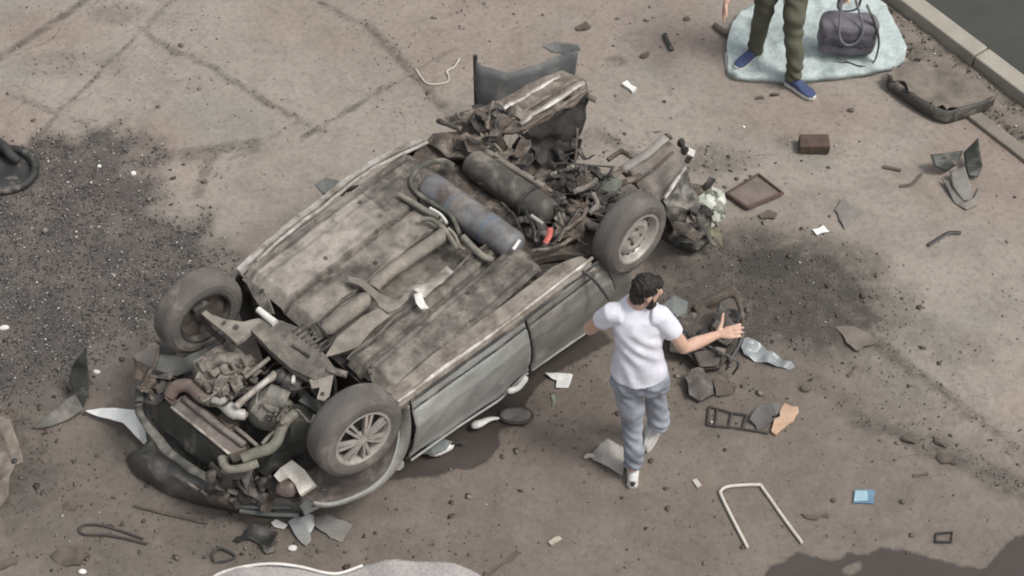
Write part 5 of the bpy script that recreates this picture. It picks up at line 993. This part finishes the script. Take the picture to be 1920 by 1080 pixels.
bit('white_scrap', 'small pale scrap above the bent white tube', 'scrap', ((1298, 900, .012), (1306, 897, .015), (1316, 910, .012), (1308, 915, .01)), .006, paper, 1, .003)
bit('cigarette_pack', 'small pale beige box in the lower middle of the yard', 'box', ((1028, 1016, .02), (1048, 1005, .02), (1054, 1010, .018), (1034, 1022, .018)), .018, M('beige_card', (.42, .38, .31), (.36, .32, .26), rough=.8), 1, .001)
clod('dark_stone', 'round dark stone right of the plastic film', 'stone', 1510, 728, .03, .024, .016, mud)
clod('dark_stone', 'dark stone left of the blue card', 'stone', 1561, 938, .022, .02, .014, mud)
clod('dark_stone', 'dark stone lying right of the blue card', 'stone', 1692, 940, .02, .018, .012, mud)
clod('dark_clod', 'elongated dark clod on the long crack at the right', 'clod', 1705, 827, .045, .024, .018, mud, .02, -.3)
clod('dark_clod', 'dark clod further right along the cracked seam', 'clod', 1765, 832, .05, .022, .016, mud, .02, -.4)
clod('dark_clod', 'flat dark clod below the cracked seam', 'clod', 1775, 862, .07, .03, .016, mud, .02, -.4)
bit('flat_bar', 'short dark flat bar below the cracked seam at the right', 'bar', ((1712, 888, .012), (1740, 884, .014), (1741, 890, .012), (1714, 895, .01)), .008, mud, 1, .001)
bit('flat_bar', 'short dark bar standing out right of the plastic film', 'bar', ((1588, 702, .012), (1604, 684, .014), (1609, 687, .014), (1592, 706, .012)), .008, mud, 1, .001)
bit('bent_sheet', 'thin muddy V-edged sheet right of the soil heap', 'sheet', ((1565, 610, .01), (1600, 612, .015), (1650, 636, .02), (1640, 644, .03), (1605, 655, .035), (1585, 636, .02)), .008, M('mud_sheet', (.20, .17, .145), (.15, .128, .11), sc=7, rough=.9), 2, .006)
rod('rubber_strip', 'bent black rubber strip right of the oil stain', 'strip', ((1740, 460, .015), (1762, 446, .018), (1780, 436, .018), (1802, 436, .014)), .014, blackp, 4, .5)
rod('rubber_strip', 'curved dark rubber strip above the bent black one', 'strip', ((1688, 348, .014), (1706, 346, .016), (1718, 338, .016), (1728, 326, .014)), .012, mud, 4, .5)
rod('rubber_strip', 'short dark strip beside the dark brick', 'strip', ((1656, 312, .012), (1672, 315, .014), (1690, 319, .012)), .014, mud, 3, .5)
bit('white_card', 'white card lying above the oil stain', 'card', ((1523, 430, .016), (1544, 422, .02), (1555, 434, .016), (1532, 441, .014)), .006, M('bright_white', (.78, .78, .76), (.72, .72, .70), rough=.6), 1, .002)
bit('glass_scrap', 'thin translucent grey sheet scrap right of the white card', 'sheet', ((1566, 392, .02), (1580, 370, .03), (1612, 398, .02), (1598, 418, .012), (1584, 430, .012), (1574, 412, .015)), .004, M('grey_scrap', (.205, .190, .172), (.165, .15, .135), rough=.6, dust=.2), 2, .008)
fp = thing('picture_frame', at(1415, 360, 0), 'flat brown framed panel lying right of the broken tail lamp', 'panel')
q = A((1362, 362, .03), (1422, 326, .03), (1468, 362, .03), (1402, 390, .03)); m = MB(); m.plate([p_-UP*.012 for p_ in q], .01, 2, .004); put('panel_face', m, M('panel_mud', (.20, .162, .138), (.15, .122, .105), sc=8, rough=.9), fp)
for i in range(4):
    m = MB(); m.tube([q[i], q[(i+1) % 4]], .014 if i in (2, 3) else .009, 6); put('frame_bar', m, M('frame_brown', (.10, .062, .05), (.075, .05, .042), rough=.8), fp)
bit('dark_chip', 'dark flat chip below the brown framed panel', 'scrap', ((1422, 402, .02), (1440, 392, .025), (1458, 400, .02), (1452, 410, .012), (1428, 410, .012)), .014, mud, 2, .008)
# bricks and dark car parts at the upper right
bk = MB(); bk.box(at(1526, 270, .05), (.215, .125, .085), Matrix.Rotation(-.03, 3, 'Z'), bev=.012); bk.wrinkle(.010, 14); put('brick', bk, brickm, label='dark brown brick lying alone below the pale mat', cat='brick')
ck = thing('bumper_corner', at(1800, 330, 0), 'dark green-grey plastic corner with splayed flaps near the kerb', 'car part')
dg = M('dark_green_plastic', (.046, .050, .043), (.034, .037, .032), sc=7, rough=.5, dust=.15); lg = M('light_grey_plastic', (.21, .198, .182), (.155, .146, .134), sc=8, rough=.6, dust=.2)
m = MB(); m.plate(A((1745, 290, .14), (1765, 288, .15), (1806, 282, .12), (1795, 310, .08), (1775, 322, .05), (1752, 312, .09)), .012, 3, .015, 8); put('flap', m, dg, ck, smooth=True)
m = MB(); m.plate(A((1806, 286, .10), (1834, 258, .22), (1838, 290, .14), (1843, 310, .08), (1832, 332, .04), (1815, 330, .04), (1810, 310, .06)), .012, 3, .015, 8); put('flap', m, dg, ck, smooth=True)
m = MB(); m.plate(A((1782, 320, .08), (1808, 312, .10), (1820, 345, .07), (1822, 374, .03), (1806, 376, .025), (1786, 350, .05)), .02, 3, .008, 8); put('bracket_plate', m, lg, ck, smooth=True)
m = MB(); m.plate(A((1766, 334, .04), (1778, 340, .04), (1808, 380, .02), (1826, 370, .03), (1838, 348, .03), (1832, 385, .012), (1812, 394, .01), (1790, 380, .012)), .012, 3, .008, 8); put('bracket_skirt', m, M('skirt_grey', (.19, .175, .16), (.14, .13, .12), sc=8, rough=.7, dust=.3), ck, smooth=True)
sl = thing('boot_lid', at(1760, 180, 0), 'large dirt covered panel with curled dark lip lying against the kerb strip', 'car part')
TPX = [(1660, 140), (1690, 120), (1740, 112), (1790, 130), (1840, 158), (1868, 176), (1845, 190), (1800, 200), (1775, 208), (1735, 190), (1700, 166)]
m = MB(); m.plate(jag([at(u, v, .11) for u, v in TPX], .25, 3), .015, 4, .025, 5); put('lid_top', m, M('strip_soil_top', (.215, .182, .152), (.140, .122, .105), sc=9, rough=.95, bump=.7, bsc=45), sl, smooth=True)
LIP = cat([at(u, v, .10) for u, v in ((1668, 144), (1700, 168), (1736, 192), (1775, 209), (1802, 203), (1846, 191), (1868, 178))], 5)
m = MB(); vs = []
for q in LIP:
    for j in range(6): t = j/5; vs.append(q+Vector((-.02*math.sin(math.pi*t)-.0, -.035*math.sin(math.pi*t*.8), .012-.105*t)))
m.add(vs, [(i*6+j, i*6+j+1, (i+1)*6+j+1, (i+1)*6+j) for i in range(len(LIP)-1) for j in range(5)]); solid(put('lid_lip', m, M('lip_dark', (.060, .054, .048), (.040, .036, .032), sc=7, rough=.6, dust=.25), sl, smooth=True), .012)
m = MB(); m.ell(at(1672, 145, .07), (.03, .03, .04)); m.wrinkle(.02, 20); put('torn_corner', m, mud, sl)
rod('white_wire', 'thin white wire hook lying behind the wreck', 'wire', ((780, 130, .008), (792, 148, .008), (806, 158, .008), (836, 155, .008), (842, 144, .008), (838, 134, .008), (852, 125, .008), (862, 110, .008)), .007, M('white_wire_paint', (.56, .53, .46), (.48, .45, .39), rough=.6), 4)
bit('white_block', 'small bright white block behind the folded boot floor', 'block', ((1166, 156, .03), (1176, 150, .035), (1194, 164, .03), (1186, 172, .025)), .025, MATS['bright_white'], 1, .002)
rod('dark_stick', 'short dark twisted stick above the folded boot floor', 'stick', ((1247, 64, .014), (1252, 78, .018), (1260, 94, .014)), .020, blackp, 4, .6, wr=.01)
clod('dark_clod', 'dark clod near the top edge above the bumper skin', 'clod', 1094, 50, .055, .032, .03, mud, .03, .5)
clod('dark_clod', 'small dark clod between the top stain and the dark stick', 'clod', 1210, 104, .036, .024, .018, mud)
clod('dark_clod', 'dark clod at the top edge above the dark stick', 'clod', 1286, 36, .03, .02, .016, mud)
rod('dark_scrap', 'dark bent scrap touching the left end of the pale mat', 'scrap', ((1340, 46, .02), (1352, 56, .03), (1362, 62, .03), (1374, 70, .02)), .024, mud, 3, .7, wr=.012)
clod('dark_clod', 'left one of two dark clods below the pale mat', 'clod', 1424, 184, .034, .018, .014, mud)
clod('dark_clod', 'right one of two dark clods below the pale mat', 'clod', 1452, 177, .034, .02, .016, mud, .02, .3)
clod('dark_clod', 'dark clod in front of the dirt covered panel', 'clod', 1595, 207, .022, .018, .014, mud)
clod('white_stone', 'tiny white stone left of the dark brick', 'stone', 1395, 238, .014, .012, .01, white, .005)
